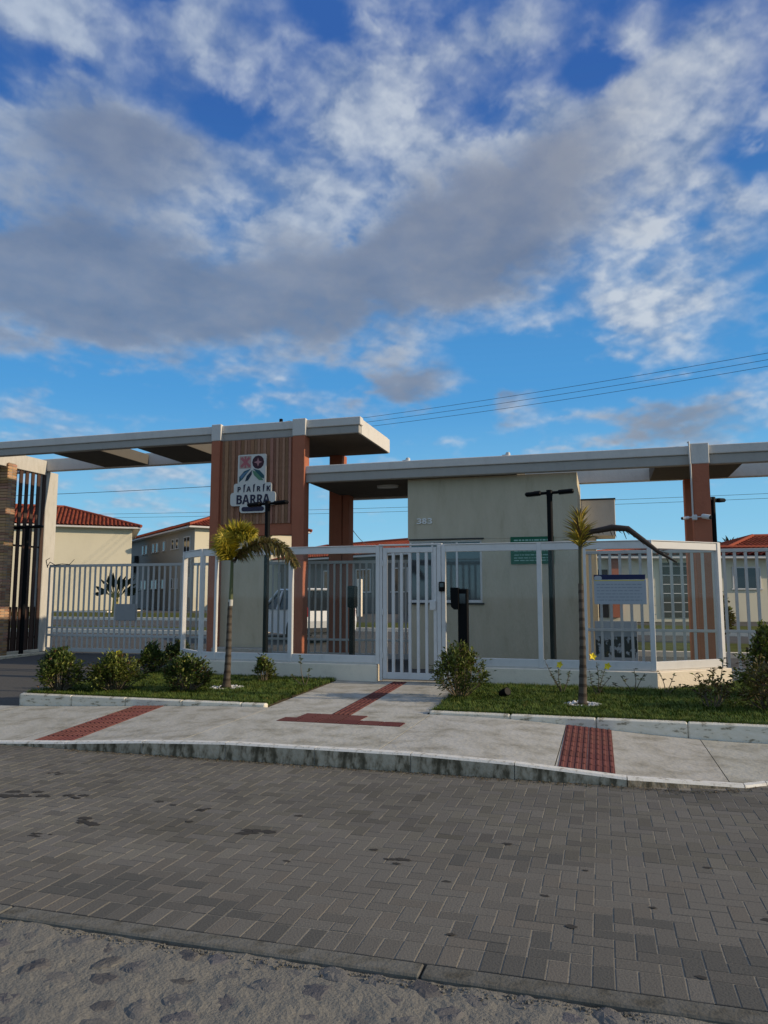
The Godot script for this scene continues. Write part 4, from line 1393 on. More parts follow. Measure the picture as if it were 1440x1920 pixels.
func build_houses() -> void:
	# cream two storey house at the left
	var yaw := deg_to_rad(36.9)
	var bx := Vector3(cos(yaw), 0, -sin(yaw))
	var bz := Vector3(sin(yaw), 0, cos(yaw))
	var cr := Vector3(-30.4, 0, -43.4)
	var h := house("cream_house", "two storey cream house with red tiled hip roof seen over the left sliding gate", cr - bx * 8.0 - bz * 4.5, yaw, 16, 9, 0.72, 6.3, 1.65, M.cream)
	for x in [-5.5, -2.5]:
		house_window(h, Vector3(x, 4.2, 4.52), 1.2, 1.1, Vector3.BACK, 2)
	house_window(h, Vector3(8.02, 4.2, -1.0), 1.2, 1.1, Vector3.RIGHT, 2)
	# long house: side wall shade is in the colour, end wall left cream
	yaw = deg_to_rad(-41.0)
	bx = Vector3(cos(yaw), 0, -sin(yaw))
	bz = Vector3(sin(yaw), 0, cos(yaw))
	cr = Vector3(-26.15, 0, -44.2)
	h = house("long_house", "long two storey house with shade coloured into its side walls, between cream house and sign tower", cr - bx * 11.0 - bz * 4.0, yaw, 22, 8, 0.72, 6.35, 1.5, M.shaded_cream)
	var ew := Mb.new()
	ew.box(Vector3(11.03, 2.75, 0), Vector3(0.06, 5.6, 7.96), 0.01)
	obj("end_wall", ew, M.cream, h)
	for y in [1.55, 4.35]:
		house_window(h, Vector3(9.6, y, 4.02), 1.3, 1.3, Vector3.BACK, 2)
		for x in [7.4, 6.4, 4.2, 2.4, 1.4, -0.6, -1.6]:
			house_window(h, Vector3(x, y + 0.3, 4.02), 0.55, 0.7, Vector3.BACK, 1)
		house_window(h, Vector3(-6.5, y, 4.02), 1.3, 1.3, Vector3.BACK, 2)
	for q in [Vector3(-4.0, 3.2, 4.2), Vector3(-5.2, 2.9, 4.2), Vector3(-3.2, 4.0, 4.2)]:
		var ac := Mb.new()
		ac.box(q, Vector3(0.8, 0.55, 0.34), 0.02)
		obj("cooling_unit", ac, M.dark_metal, h)
	# house behind the gatehouse
	yaw = deg_to_rad(-30.0)
	bx = Vector3(cos(yaw), 0, -sin(yaw))
	bz = Vector3(sin(yaw), 0, cos(yaw))
	cr = Vector3(-9.4, 0, -41.5)
	h = house("tiled_house", "single storey house with orange red tiled roof glimpsed between tower and gatehouse", cr - bx * 9.0 - bz * 4.0, yaw, 18, 8, 0.72, 4.2, 1.15, M.shaded_wall)
	for x in [-6.0, -3.2, 0.2, 3.4, 6.6]:
		house_window(h, Vector3(x, 1.9, 4.02), 1.3, 1.4, Vector3.BACK, 2)
	var dr := Mb.new()
	dr.box(Vector3(7.9, 1.2, 4.02), Vector3(1.0, 3.2, 0.12), 0.01)
	obj("terracotta_panel", dr, M.terracotta, h)
	# low house at the right
	yaw = deg_to_rad(16.27)
	bx = Vector3(cos(yaw), 0, -sin(yaw))
	bz = Vector3(sin(yaw), 0, cos(yaw))
	cr = Vector3(-0.9, 0, -34.1)
	h = house("low_house", "low beige house with red tiled roof behind the right bar fence", cr + bx * 11.0 - bz * 6.0, yaw, 22, 12, 0.72, 3.42, 0.72, M.cream)
	house_window(h, Vector3(-11 + 7.3, 1.72, 6.02), 1.2, 0.95, Vector3.BACK, 2)
	house_window(h, Vector3(-11 + 13.0, 1.72, 6.02), 1.2, 0.95, Vector3.BACK, 2)
	var q := Mb.new()
	q.box(Vector3(-11 + 1.45, 1.35, 6.1), Vector3(0.34, 2.7, 0.3), 0.01)
	obj("column", q, M.terracotta, h)
	q = Mb.new()
	q.box(Vector3(-11 + 0.75, 1.05, 6.0), Vector3(0.85, 2.1, 0.1), 0.01)
	obj("door", q, M.dark_wood, h)
	q = Mb.new()
	q.box(Vector3(-11 + 4.15, 1.2, 6.0), Vector3(1.35, 2.4, 0.1), 0.01)
	var gd := obj("garage_door", q, M.dark_metal, h)
	for i in 6:
		q = Mb.new()
		q.box(Vector3(-11 + 4.15, 0.25 + i * 0.4, 6.06), Vector3(1.3, 0.03, 0.03), 0.0)
		obj("slat", q, M.aluminium, gd)
	house("far_house", "far house whose red tiled roof peaks above the right bar fence", Vector3(9.1, 0, -48.4), deg_to_rad(16.27), 9, 8, 0.72, 3.75, 1.4, M.cream)

# ---------------------------------------------------------------- lamps and small things
func build_lamps() -> void:
	var P := Vector3.ZERO
	var t := thing("street_lamp", "black twin headed lamp post in front of the gatehouse wall and green sign", "street lamp", Vector3(-0.87, 0.135, -13.7), 0.0, "black twin headed lamp posts")
	var b := Mb.new(P)
	b.tube([Vector3(0, 0.0, 0), Vector3(0, 3.36, 0)], [0.056, 0.053], 12)
	obj("pole", b, M.black, t)
	b = Mb.new(P)
	b.tube([Vector3(0, 0, 0), Vector3(0, 0.02, 0), Vector3(0, 0.022, 0)], [0.11, 0.11, 0.05], 12)
	obj("base_plate", b, M.black, t)
	b = Mb.new(P)
	b.tube([Vector3(0, 3.3, 0), Vector3(0, 3.4, 0)], [0.058, 0.058], 12)
	b.tube([Vector3(-0.17, 3.345, 0), Vector3(0.17, 3.355, 0)], [0.028, 0.028], 8)
	obj("arm", b, M.black, t)
	for s in [-1, 1]:
		b = Mb.new(P)
		b.box(Vector3(s * 0.29, 3.35 + (0.012 if s > 0 else -0.012), 0), Vector3(0.29, 0.075, 0.16), 0.025, Basis(Vector3.BACK, 0.06))
		b.box(Vector3(s * 0.22, 3.365, 0), Vector3(0.15, 0.05, 0.1), 0.02, Basis(Vector3.BACK, 0.06))
		var l := obj("lamp_head", b, M.black, t)
		b = Mb.new(P)
		b.box(Vector3(s * 0.3, 3.325 + (0.012 if s > 0 else -0.012), 0), Vector3(0.22, 0.012, 0.11), 0.003, Basis(Vector3.BACK, 0.06))
		obj("lens", b, M.lens, l)
	copy(t, "street_lamp", Vector3(-6.45, 0.135, -13.7), 0.0, "black twin headed lamp post in front of the terracotta sign tower")
	copy(t, "street_lamp", Vector3(-14.6, 0.1, -16.25), 0.15, "black twin headed lamp post before the timber screen at the far left")
	copy(t, "street_lamp", Vector3(2.1, 0.135, -15.55), 1.0, "black twin headed lamp post mostly hidden behind the terracotta camera pillar")

func build_small() -> void:
	# cameras
	var P := Vector3(1.68, 3.07, -14.77)
	var cc := thing("security_camera", "pair of white security cameras on one bracket on the terracotta pillar", "security camera", P)
	var b := Mb.new(P)
	b.box(P, Vector3(0.09, 0.1, 0.06), 0.012)
	obj("junction_box", b, M.white, cc)
	b = Mb.new(P)
	b.tube([P + Vector3(-0.17, 0, 0.02), P + Vector3(0.2, 0.01, 0.02)], [0.012, 0.012], 8)
	obj("bracket", b, M.white, cc)
	for q in [[P + Vector3(-0.1, 0.0, 0.03), P + Vector3(-0.22, -0.02, 0.08), 0.03], [P + Vector3(0.12, 0.02, 0.04), P + Vector3(0.25, -0.015, 0.12), 0.045]]:
		var a: Vector3 = q[0]
		var c: Vector3 = q[1]
		var r: float = q[2]
		b = Mb.new(P)
		b.tube([a, a.lerp(c, 0.1), a.lerp(c, 0.85), c], [r * 0.7, r, r, r * 1.02], 12)
		var cb := obj("camera_body", b, M.white, cc)
		b = Mb.new(P)
		b.tube([a.lerp(c, 0.98), a.lerp(c, 1.12)], [r * 0.9, r * 0.85], 12)
		obj("camera_front", b, M.black, cb)
	P = Vector3(1.655, 3.12, -14.79)
	b = Mb.new(P)
	b.tube([P, Vector3(1.655, 4.07, -14.79), Vector3(1.645, 4.1, -14.79), Vector3(1.64, 4.5, -14.785), Vector3(1.64, 4.52, -14.95)], [0.017, 0.017, 0.017, 0.017, 0.017], 8)
	var o := obj("conduit", b, M.bars)
	o.position = P
	tag(o, "thin grey conduit running down the left edge of the terracotta camera pillar", "conduit")
	# caps on the canopies
	for q in [[-3.84, 4.44, "small white cap on top of the lower canopy, left of the two"], [-1.75, 4.44, "small white cap on top of the lower canopy, above the gatehouse"]]:
		var v := Vector3(q[0], q[1], -14.95)
		b = Mb.new(v)
		b.tube([v, v + Vector3(0, 0.05, 0), v + Vector3(0, 0.075, 0)], [0.045, 0.05, 0.035], 10)
		b.tube([v + Vector3(-0.12, 0.02, 0), v + Vector3(0, 0.03, 0)], [0.012, 0.012], 6)
		o = obj("roof_cap", b, M.white)
		o.position = v
		tag(o, q[2], "cap")
	var v := Vector3(-6.75, 5.46, -14.95)
	b = Mb.new(v)
	b.span(v + Vector3(-0.035, 0.0, -0.03), v + Vector3(0.035, 0.09, 0.03), 0.01)
	b.tube([v + Vector3(0.05, 0.01, 0), v + Vector3(0.2, 0.025, 0), v + Vector3(0.3, 0.005, 0)], [0.01, 0.01, 0.008], 6)
	o = obj("floodlight", b, M.black)
	o.position = v
	tag(o, "small black floodlight on top of the tall canopy over the sign", "floodlight")
	v = Vector3(-4.55, 4.095, -15.9)
	b = Mb.new(v)
	var rings := []
	for k in 20:
		rings.append(v + Vector3(cos(TAU * k / 20) * 0.24, -0.05, sin(TAU * k / 20) * 0.12))
	var up := []
	for k in 20:
		up.append(v + Vector3(cos(TAU * k / 20) * 0.26, 0.0, sin(TAU * k / 20) * 0.14))
	b.poly(rings, Vector3.DOWN)
	for k in 20:
		b.poly([rings[k], rings[(k + 1) % 20], up[(k + 1) % 20], up[k]], rings[k] - v)
	o = obj("ceiling_lamp", b, M.lens)
	o.position = v
	tag(o, "flat oval ceiling lamp under the lower canopy, unlit", "ceiling lamp")
	# visitor totem
	var base := Vector3(-2.2, 0.16, -12.3)
	var tt := thing("intercom_totem", "black visitor intercom totem standing right of the pedestrian gate", "intercom totem", base)
	b = Mb.new(base)
	b.span(Vector3(-2.31, 0.16, -12.4), Vector3(-2.145, 1.74, -12.27), 0.012)
	obj("column", b, M.black, tt)
	b = Mb.new(base)
	var side := PackedVector2Array([Vector2(-2.42, 1.76), Vector2(-2.29, 1.76), Vector2(-2.29, 1.40), Vector2(-2.36, 1.40), Vector2(-2.41, 1.45)])
	b.plate(side, -12.37, -12.2)
	obj("hood", b, M.black, tt)
	b = Mb.new(base)
	b.span(Vector3(-2.28, 1.5, -12.27), Vector3(-2.18, 1.66, -12.264), 0.0)
	obj("screen", b, M.pane_dark, tt)
	base = Vector3(-4.8, 0.14, -14.2)
	tt = thing("intercom_totem", "black reader totem behind the glass beside the rear terracotta pillar", "intercom totem", base)
	b = Mb.new(base)
	b.span(Vector3(-4.86, 0.14, -14.26), Vector3(-4.76, 1.5, -14.16), 0.01)
	obj("column", b, M.black, tt)
	b = Mb.new(base)
	b.span(Vector3(-4.88, 1.4, -14.27), Vector3(-4.71, 1.83, -14.1), 0.02)
	obj("reader_head", b, M.black, tt)
	# ground spotlight in the lawn
	base = Vector3(-1.38, 0.165, -10.74)
	tt = thing("garden_spotlight", "small black spotlight standing in the lawn right of the footpath", "spotlight", base)
	b = Mb.new(base)
	b.tube([base, base + Vector3(0, 0.09, 0)], [0.012, 0.012], 8)
	obj("spike", b, M.black, tt)
	b = Mb.new(base)
	b.tube([base + Vector3(-0.06, 0.08, -0.04), base + Vector3(-0.03, 0.09, -0.02), base + Vector3(0.06, 0.13, 0.04), base + Vector3(0.062, 0.131, 0.042)], [0.03, 0.05, 0.06, 0.05], 14)
	obj("lamp_body", b, M.black, tt)
	# white concrete post in the yard
	base = Vector3(-12.6, inner_h(-38.5), -38.5)
	b = Mb.new(base)
	b.span(base + Vector3(-0.12, -0.1, -0.12), base + Vector3(0.12, 2.0, 0.12), 0.015)
	o = obj("concrete_post", b, M.wall_white)
	o.position = base
	tag(o, "sunlit white concrete post in the yard seen left of the pedestrian gate", "post")

# ---------------------------------------------------------------- signs
func lettering(parent: Node, called: String, s: String, at: Vector3, cap: float, m: Material, squeeze := 1.0, depth := 0.012) -> MeshInstance3D:
	var f := SystemFont.new()
	f.font_names = PackedStringArray(["Droid Sans"])
	f.font_weight = 700
	var t := TextMesh.new()
	t.text = s
	t.font = f
	t.font_size = 64
	t.pixel_size = cap / 0.714 / 64.0
	t.depth = depth
	t.curve_step = 2.0
	t.material = m
	var o := put_mesh(called, t, parent)
	o.position = at
	o.scale.x = squeeze
	return o

func rounded(x0: float, y0: float, x1: float, y1: float, r: float) -> PackedVector2Array:
	var p := PackedVector2Array()
	for q in [[x1 - r, y1 - r, 0.0], [x0 + r, y1 - r, PI / 2], [x0 + r, y0 + r, PI], [x1 - r, y0 + r, PI * 1.5]]:
		for k in 5:
			var a: float = q[2] + PI / 2 * k / 4.0
			p.append(Vector2(q[0] + cos(a) * r, q[1] + sin(a) * r))
	return p

func build_signs() -> void:
	var P := Vector3(-7.32, 3.5, -14.79)
	var sg := thing("tower_sign", "cut out sign with leafy square emblem and dark lettering on the timber boards", "sign", P)
	var zb := -14.79
	var zf := -14.745
	var parts := [rounded(-7.68, 4.08, -7.0, 4.74, 0.03), rounded(-7.77, 3.86, -6.86, 4.10, 0.05), rounded(-7.85, 3.6, -6.76, 3.9, 0.07), rounded(-7.62, 3.44, -6.98, 3.64, 0.07)]
	var outline: PackedVector2Array = parts[0]
	for k in range(1, 4):
		var mg := Geometry2D.merge_polygons(outline, parts[k])
		outline = mg[0]
	var b := Mb.new(P)
	b.plate(outline, zb, zf)
	obj("white_panel", b, M.sign_white, sg)
	# emblem
	var shape := func(called: String, pts: Array, c: Color, lift: float) -> void:
		var mb := Mb.new(P, c)
		var pp := PackedVector2Array()
		for q in pts:
			pp.append(Vector2(-7.64 + q[0] * 0.6, 4.13 + q[1] * 0.58))
		mb.plate(pp, zf - 0.002, zf + lift)
		obj(called, mb, M.plain, sg)
	var pink := Color(0.42, 0.12, 0.13)
	var teal := Color(0.02, 0.09, 0.1)
	shape.call("emblem_field", [[0, 0.52], [0.47, 0.52], [0.47, 1.0], [0, 1.0]], Color(0.44, 0.3, 0.25), 0.003)
	for q in [[[0.03, 0.9], [0.1, 0.97], [0.46, 0.62], [0.39, 0.55]], [[0.37, 0.97], [0.44, 0.9], [0.1, 0.55], [0.03, 0.62]], [[0.2, 0.98], [0.27, 0.98], [0.25, 0.78], [0.22, 0.78]], [[0.2, 0.54], [0.27, 0.54], [0.25, 0.74], [0.22, 0.74]]]:
		shape.call("emblem_ray", q, pink, 0.006 + rng.randf() * 0.002)
	var oc := []
	for k in 12:
		var a := TAU * k / 12
		oc.append([0.75 + cos(a) * 0.24, 0.74 + sin(a) * 0.26])
	shape.call("emblem_disc", oc, Color(0.05, 0.012, 0.02), 0.004)
	var star := []
	for k in 8:
		var a := TAU * k / 8
		var r := 0.17 if k % 2 == 0 else 0.06
		star.append([0.75 + cos(a) * r, 0.74 + sin(a) * r])
	shape.call("emblem_star", star, Color(0.42, 0.2, 0.2), 0.008)
	shape.call("emblem_leaf", [[0.0, 0.0], [0.0, 0.2], [0.2, 0.42], [0.46, 0.5], [0.3, 0.32], [0.14, 0.12]], teal, 0.004)
	shape.call("emblem_leaf", [[0.02, 0.2], [0.14, 0.33], [0.42, 0.46], [0.26, 0.3], [0.1, 0.12]], Color(0.08, 0.17, 0.26), 0.0065)
	shape.call("emblem_leaf", [[0.24, 0.02], [0.3, 0.22], [0.5, 0.44], [0.5, 0.28], [0.36, 0.06]], Color(0.015, 0.03, 0.05), 0.005)
	shape.call("emblem_leaf", [[1.0, 0.1], [1.0, 0.22], [0.82, 0.42], [0.55, 0.5], [0.68, 0.36], [0.84, 0.16]], teal, 0.004)
	shape.call("emblem_leaf", [[0.98, 0.04], [0.84, 0.2], [0.66, 0.38], [0.52, 0.44], [0.6, 0.24], [0.8, 0.05]], Color(0.1, 0.22, 0.13), 0.006)
	var ink := mat(lin(0.02, 0.018, 0.045), 0.5)
	var ch := "PARK"
	for i in 4:
		lettering(sg, "letter", ch[i], Vector3(-7.64 + i * 0.235, 3.965, zf + 0.004) - P, 0.115, ink)
	for i in 3:
		b = Mb.new(P)
		var x := -7.52 + i * 0.235
		b.plate(PackedVector2Array([Vector2(x - 0.012, 3.9), Vector2(x + 0.008, 3.9), Vector2(x + 0.025, 4.05), Vector2(x + 0.04, 4.08), Vector2(x - 0.012, 4.06)]), zf - 0.002, zf + 0.006)
		obj("leaf_stroke", b, ink, sg)
	lettering(sg, "letters", "BARRA", Vector3(-7.305, 3.735, zf + 0.004) - P, 0.2, ink, 0.92)
	b = Mb.new(P)
	b.plate(rounded(-7.57, 3.475, -7.03, 3.575, 0.05), zf - 0.002, zf + 0.006)
	obj("dark_pill", b, ink, sg)
	# house number
	var nm := lettering(self, "house_number", "383", Vector3(-3.545, 3.19, -15.19), 0.115, mat(lin(0.82, 0.8, 0.75), 0.4), 1.3, 0.03)
	tag(nm, "raised pale house number on the gatehouse wall below the canopy", "house number")
	# green sign on the wall
	P = Vector3(-1.33, 2.54, -15.19)
	sg = thing("green_sign", "green rectangular sign with faint pale lines on the gatehouse wall", "sign", P)
	b = Mb.new(P)
	b.span(Vector3(-1.76, 2.265, -15.2), Vector3(-0.9, 2.815, -15.175), 0.003)
	obj("board", b, M.green_sign, sg)
	b = Mb.new(P)
	var ys := [2.73, 2.62, 2.52, 2.44, 2.38, 2.33]
	for i in ys.size():
		var xx := -1.69
		while xx < -1.0:
			var w := rng.randf_range(0.02, 0.1)
			b.span(Vector3(xx, ys[i], -15.175), Vector3(minf(xx + w, -0.97), ys[i] + (0.03 if i < 2 else 0.016), -15.1735), 0.0)
			xx += w + 0.02
	obj("faded_print", b, M.pale_print, sg)
	# notice plaque on the glass
	P = Vector3(0.27, 1.72, -12.58)
	sg = thing("notice_plaque", "grey notice plaque with dark blue header hung on the glass right of the palm", "plaque", P)
	b = Mb.new(P)
	b.span(Vector3(-0.131, 1.49, -12.6), Vector3(0.67, 1.885, -12.575), 0.003)
	obj("board", b, M.plaque, sg)
	b = Mb.new(P)
	b.span(Vector3(-0.131, 1.887, -12.6), Vector3(0.66, 1.963, -12.574), 0.003)
	obj("header", b, M.navy, sg)
	b = Mb.new(P)
	b.span(Vector3(-0.12, 1.865, -12.575), Vector3(0.64, 1.876, -12.5735), 0.0)
	obj("yellow_line", b, M.petal, sg)
	b = Mb.new(P)
	b.plate(rounded(-0.125, 1.875, -0.005, 1.945, 0.033), -12.574, -12.571)
	obj("emblem", b, M.plaque, sg)
	b = Mb.new(P)
	for i in 6:
		var xx := -0.09
		while xx < 0.58:
			var w := rng.randf_range(0.02, 0.09)
			b.span(Vector3(xx, 1.80 - i * 0.05, -12.575), Vector3(minf(xx + w, 0.6), 1.812 - i * 0.05, -12.5735), 0.0)
			xx += w + 0.015
	obj("faded_print", b, M.print, sg)
	# black and white board behind the bars
	P = Vector3(0.2, 0.5, -14.33)
	sg = thing("picture_board", "pale board with black and white picture behind the bars, right of the palm", "board", P)
	b = Mb.new(P)
	b.span(Vector3(-0.16, 0.42, -14.36), Vector3(0.58, 1.17, -14.335), 0.003)
	obj("board", b, M.plaque, sg)
	var im := Image.create(96, 96, false, Image.FORMAT_RGB8)
	var nz := FastNoiseLite.new()
	nz.seed = 9
	nz.frequency = 0.05
	for y in 96:
		for x in 96:
			var v := nz.get_noise_2d(x, y * 0.8) + (0.32 if y > 34 and y < 84 else -0.6)
			im.set_pixel(x, y, Color(0.03, 0.03, 0.04) if v > 0.22 else (Color(0.45, 0.46, 0.48) if v > 0.1 else Color(0.68, 0.71, 0.74)))
	var pm := StandardMaterial3D.new()
	pm.albedo_texture = ImageTexture.create_from_image(im)
	pm.roughness = 0.5
	b = Mb.new(P)
	b.quad_uv(Vector3(-0.15, 1.16, -14.332), Vector3(0.57, 1.16, -14.332), Vector3(0.57, 0.43, -14.332), Vector3(-0.15, 0.43, -14.332), Vector3.BACK)
	obj("picture", b, pm, sg)

# ---------------------------------------------------------------- plants
func leaf_color(kind: int) -> Color:
	var t := rng.randf_range(0.55, 1.5)
	var pal := [Color(0.062, 0.09, 0.02), Color(0.11, 0.13, 0.026), Color(0.14, 0.11, 0.035), Color(0.05, 0.07, 0.02)]
	var c: Color = pal[kind]
	if rng.randf() < 0.12:
		c = Color(0.24, 0.25, 0.06)
	elif rng.randf() < 0.08:
		c = Color(0.11, 0.06, 0.03)
	return Color(c.r * t, c.g * t, c.b * t)

func bush(label: String, at: Vector3, rx: float, h: float, clumps: int, per: int, kind: int, size := 0.066, flowers := 0, group := "shrubs on the garden beds") -> void:
	var t := thing("shrub", label, "shrub", at, 0.0, group)
	var st := Mb.new(at, Color(1, 1, 1))
	var fo := Mb.new(at)
	var fl := []
	for i in clumps:
		var a := rng.randf() * TAU
		var rr := sqrt(rng.randf())
		var y := lerpf(0.22, 1.0, pow(rng.randf(), 0.75))
		var bulge := sin(clampf(y * 0.86 + 0.12, 0, 1) * PI)
		var cpt := at + Vector3(cos(a) * rx * rr * bulge, y * h, sin(a) * rx * rr * bulge)
		var foot := at + Vector3(cos(a) * rx * 0.13, 0, sin(a) * rx * 0.13)
		var mid := foot.lerp(cpt, 0.5) + Vector3(cos(a), 0.1, sin(a)) * rx * 0.12
		st.tube([foot, mid, cpt], [0.009, 0.006, 0.003], 5, false)
		for k in per * 3:
			var f := rng.randf()
			var p := mid.lerp(cpt, 0.25 + 0.75 * f) + Vector3(rng.randfn(0, 1), rng.randfn(0, 0.8), rng.randfn(0, 1)) * 0.045
			var out := (p - (at + Vector3(0, h * 0.4, 0))).normalized()
			var d := (out * 0.7 + Vector3(rng.randf_range(-1, 1), rng.randf_range(-0.1, 1.0), rng.randf_range(-1, 1)) * 0.8).normalized()
			fo.col = leaf_color(kind)
			fo.leaf(p, d, Vector3.UP, size * rng.randf_range(0.7, 1.15), size * rng.randf_range(0.5, 0.7))
		if flowers > 0 and i < flowers:
			fl.append(cpt + (cpt - at).normalized() * 0.03 + Vector3(0, 0.02, 0.03))
	obj("stems", st, M.stem, t)
	obj("foliage", fo, M.leaf, t)
	for p in fl:
		flower(t, at, p, 0.05)

func flower(parent: Node, at: Vector3, p: Vector3, r: float) -> void:
	var f := Mb.new(at)
	var tilt := Basis.from_euler(Vector3(1.2, rng.randf_range(-0.6, 0.6), 0))
	for k in 5:
		var a := TAU * k / 5
		f.leaf(p, tilt * Vector3(cos(a), 0.35, sin(a)).normalized(), tilt * Vector3.UP, r, r * 0.8, 0.1)
	obj("flower", f, M.petal, parent)

func sapling(label: String, at: Vector3, stems: Array, kind: int, size: float, flowers: Array = []) -> void:
	var t := thing("young_plant", label, "plant", at, 0.0, "young plants on the garden beds")
	var st := Mb.new(at)
	var fo := Mb.new(at)
	for s in stems:       # [lean x, lean z, height, leaves, first leaf height]
		var tip := at + Vector3(s[0], s[2], s[1])
		var mid := at.lerp(tip, 0.5) + Vector3(rng.randf_range(-0.03, 0.03), 0, rng.randf_range(-0.03, 0.03))
		st.tube([at, mid, tip], [0.009, 0.006, 0.003], 5, false)
		for k in s[3]:
			var f := lerpf(s[4], 1.0, rng.randf())
			var p: Vector3 = at.lerp(mid, f * 2) if f < 0.5 else mid.lerp(tip, f * 2 - 1)
			var a := rng.randf() * TAU
			fo.col = leaf_color(kind)
			fo.leaf(p, Vector3(cos(a), rng.randf_range(-0.1, 0.8), sin(a)).normalized(), Vector3.UP, size * rng.randf_range(0.75, 1.2), size * rng.randf_range(0.45, 0.65))
	obj("stems", st, M.stem, t)
	obj("foliage", fo, M.leaf, t)
	for q in flowers:
		flower(t, at, at + q, 0.062)

func frond(parent: Node, at: Vector3, path: Array, n: int, length: float, col0: Color, col1: Color, per := 5, sag := 0.35, fat := 1.0, lift := 0.0) -> void:
	var cv := Curve3D.new()
	for i in path.size():
		var tang: Vector3 = (path[mini(i + 1, path.size() - 1)] - path[maxi(i - 1, 0)]) * 0.2
		cv.add_point(path[i], -tang, tang)
	var b := Mb.new(at)
	var L := cv.get_baked_length()
	var rp := []
	var rr := []
	for i in 9:
		rp.append(cv.sample_baked(L * i / 8.0))
		rr.append(lerpf(0.012, 0.003, i / 8.0))
	b.col = col0 * 0.8
	b.tube(rp, rr, 6, false)
	for i in n:
		var f := lerpf(0.06, 1.0, float(i) / n)
		var p := cv.sample_baked(L * f)
		var t := (cv.sample_baked(minf(L, L * f + 0.02)) - cv.sample_baked(maxf(0, L * f - 0.02))).normalized()
		var s := t.cross(Vector3(0.2, 0.97, 0.1)).normalized()
		var u := s.cross(t)
		var l := length * (sin(PI * clampf(f * 0.8 + 0.18, 0, 1)) * 0.75 + 0.25)
		for k in per:
			var a := TAU * (k + rng.randf_range(-0.4, 0.4)) / per + i * 0.7
			var d := ((s * cos(a) + u * sin(a)) * 0.9 + t * rng.randf_range(0.35, 0.8) + Vector3.UP * lift).normalized()
			var ll := l * rng.randf_range(0.7, 1.15)
			var q1 := p + d * ll * 0.55
			var q2 := p + d * ll - Vector3(0, ll * sag * rng.randf_range(0.4, 1.2), 0)
			var w := d.cross(Vector3(rng.randf(), rng.randf(), 1)).normalized() * rng.randf_range(0.008, 0.0135) * fat
			var tone := rng.randf_range(0.6, 1.35)
			b.col = col0.lerp(col1, rng.randf()) * tone
			var nn := w.cross(d).normalized()
			b.tri_n(p - w * 0.6, p + w * 0.6, q1 + w, nn, nn, nn)
			b.tri_n(p - w * 0.6, q1 + w, q1 - w, nn, nn, nn)
			b.tri_n(q1 - w, q1 + w, q2, nn, nn, nn)
	obj("frond", b, M.leaf, parent)

func pebbles(label: String, at: Vector3, r: float) -> void:
	var t := thing("pebble_ring", label, "pebbles", at, 0.0, "rings of white pebbles round the palms")
	var b := Mb.new(at)
	for i in 150:
		var a := rng.randf() * TAU
		var d := r * (0.45 + 0.6 * sqrt(rng.randf()))
		var s := rng.randf_range(0.018, 0.038)
		b.col = g(rng.randf_range(0.75, 1.1))
		b.box(at + Vector3(cos(a) * d, rng.randf_range(0.005, 0.03), sin(a) * d), Vector3(s * 1.4, s * 0.8, s), s * 0.3, Basis.from_euler(Vector3(rng.randf_range(-0.4, 0.4), rng.randf() * 3, rng.randf_range(-0.4, 0.4))))
	var o := obj("pebbles", b, M.pebble, t)
	o.set_meta("kind", "stuff")

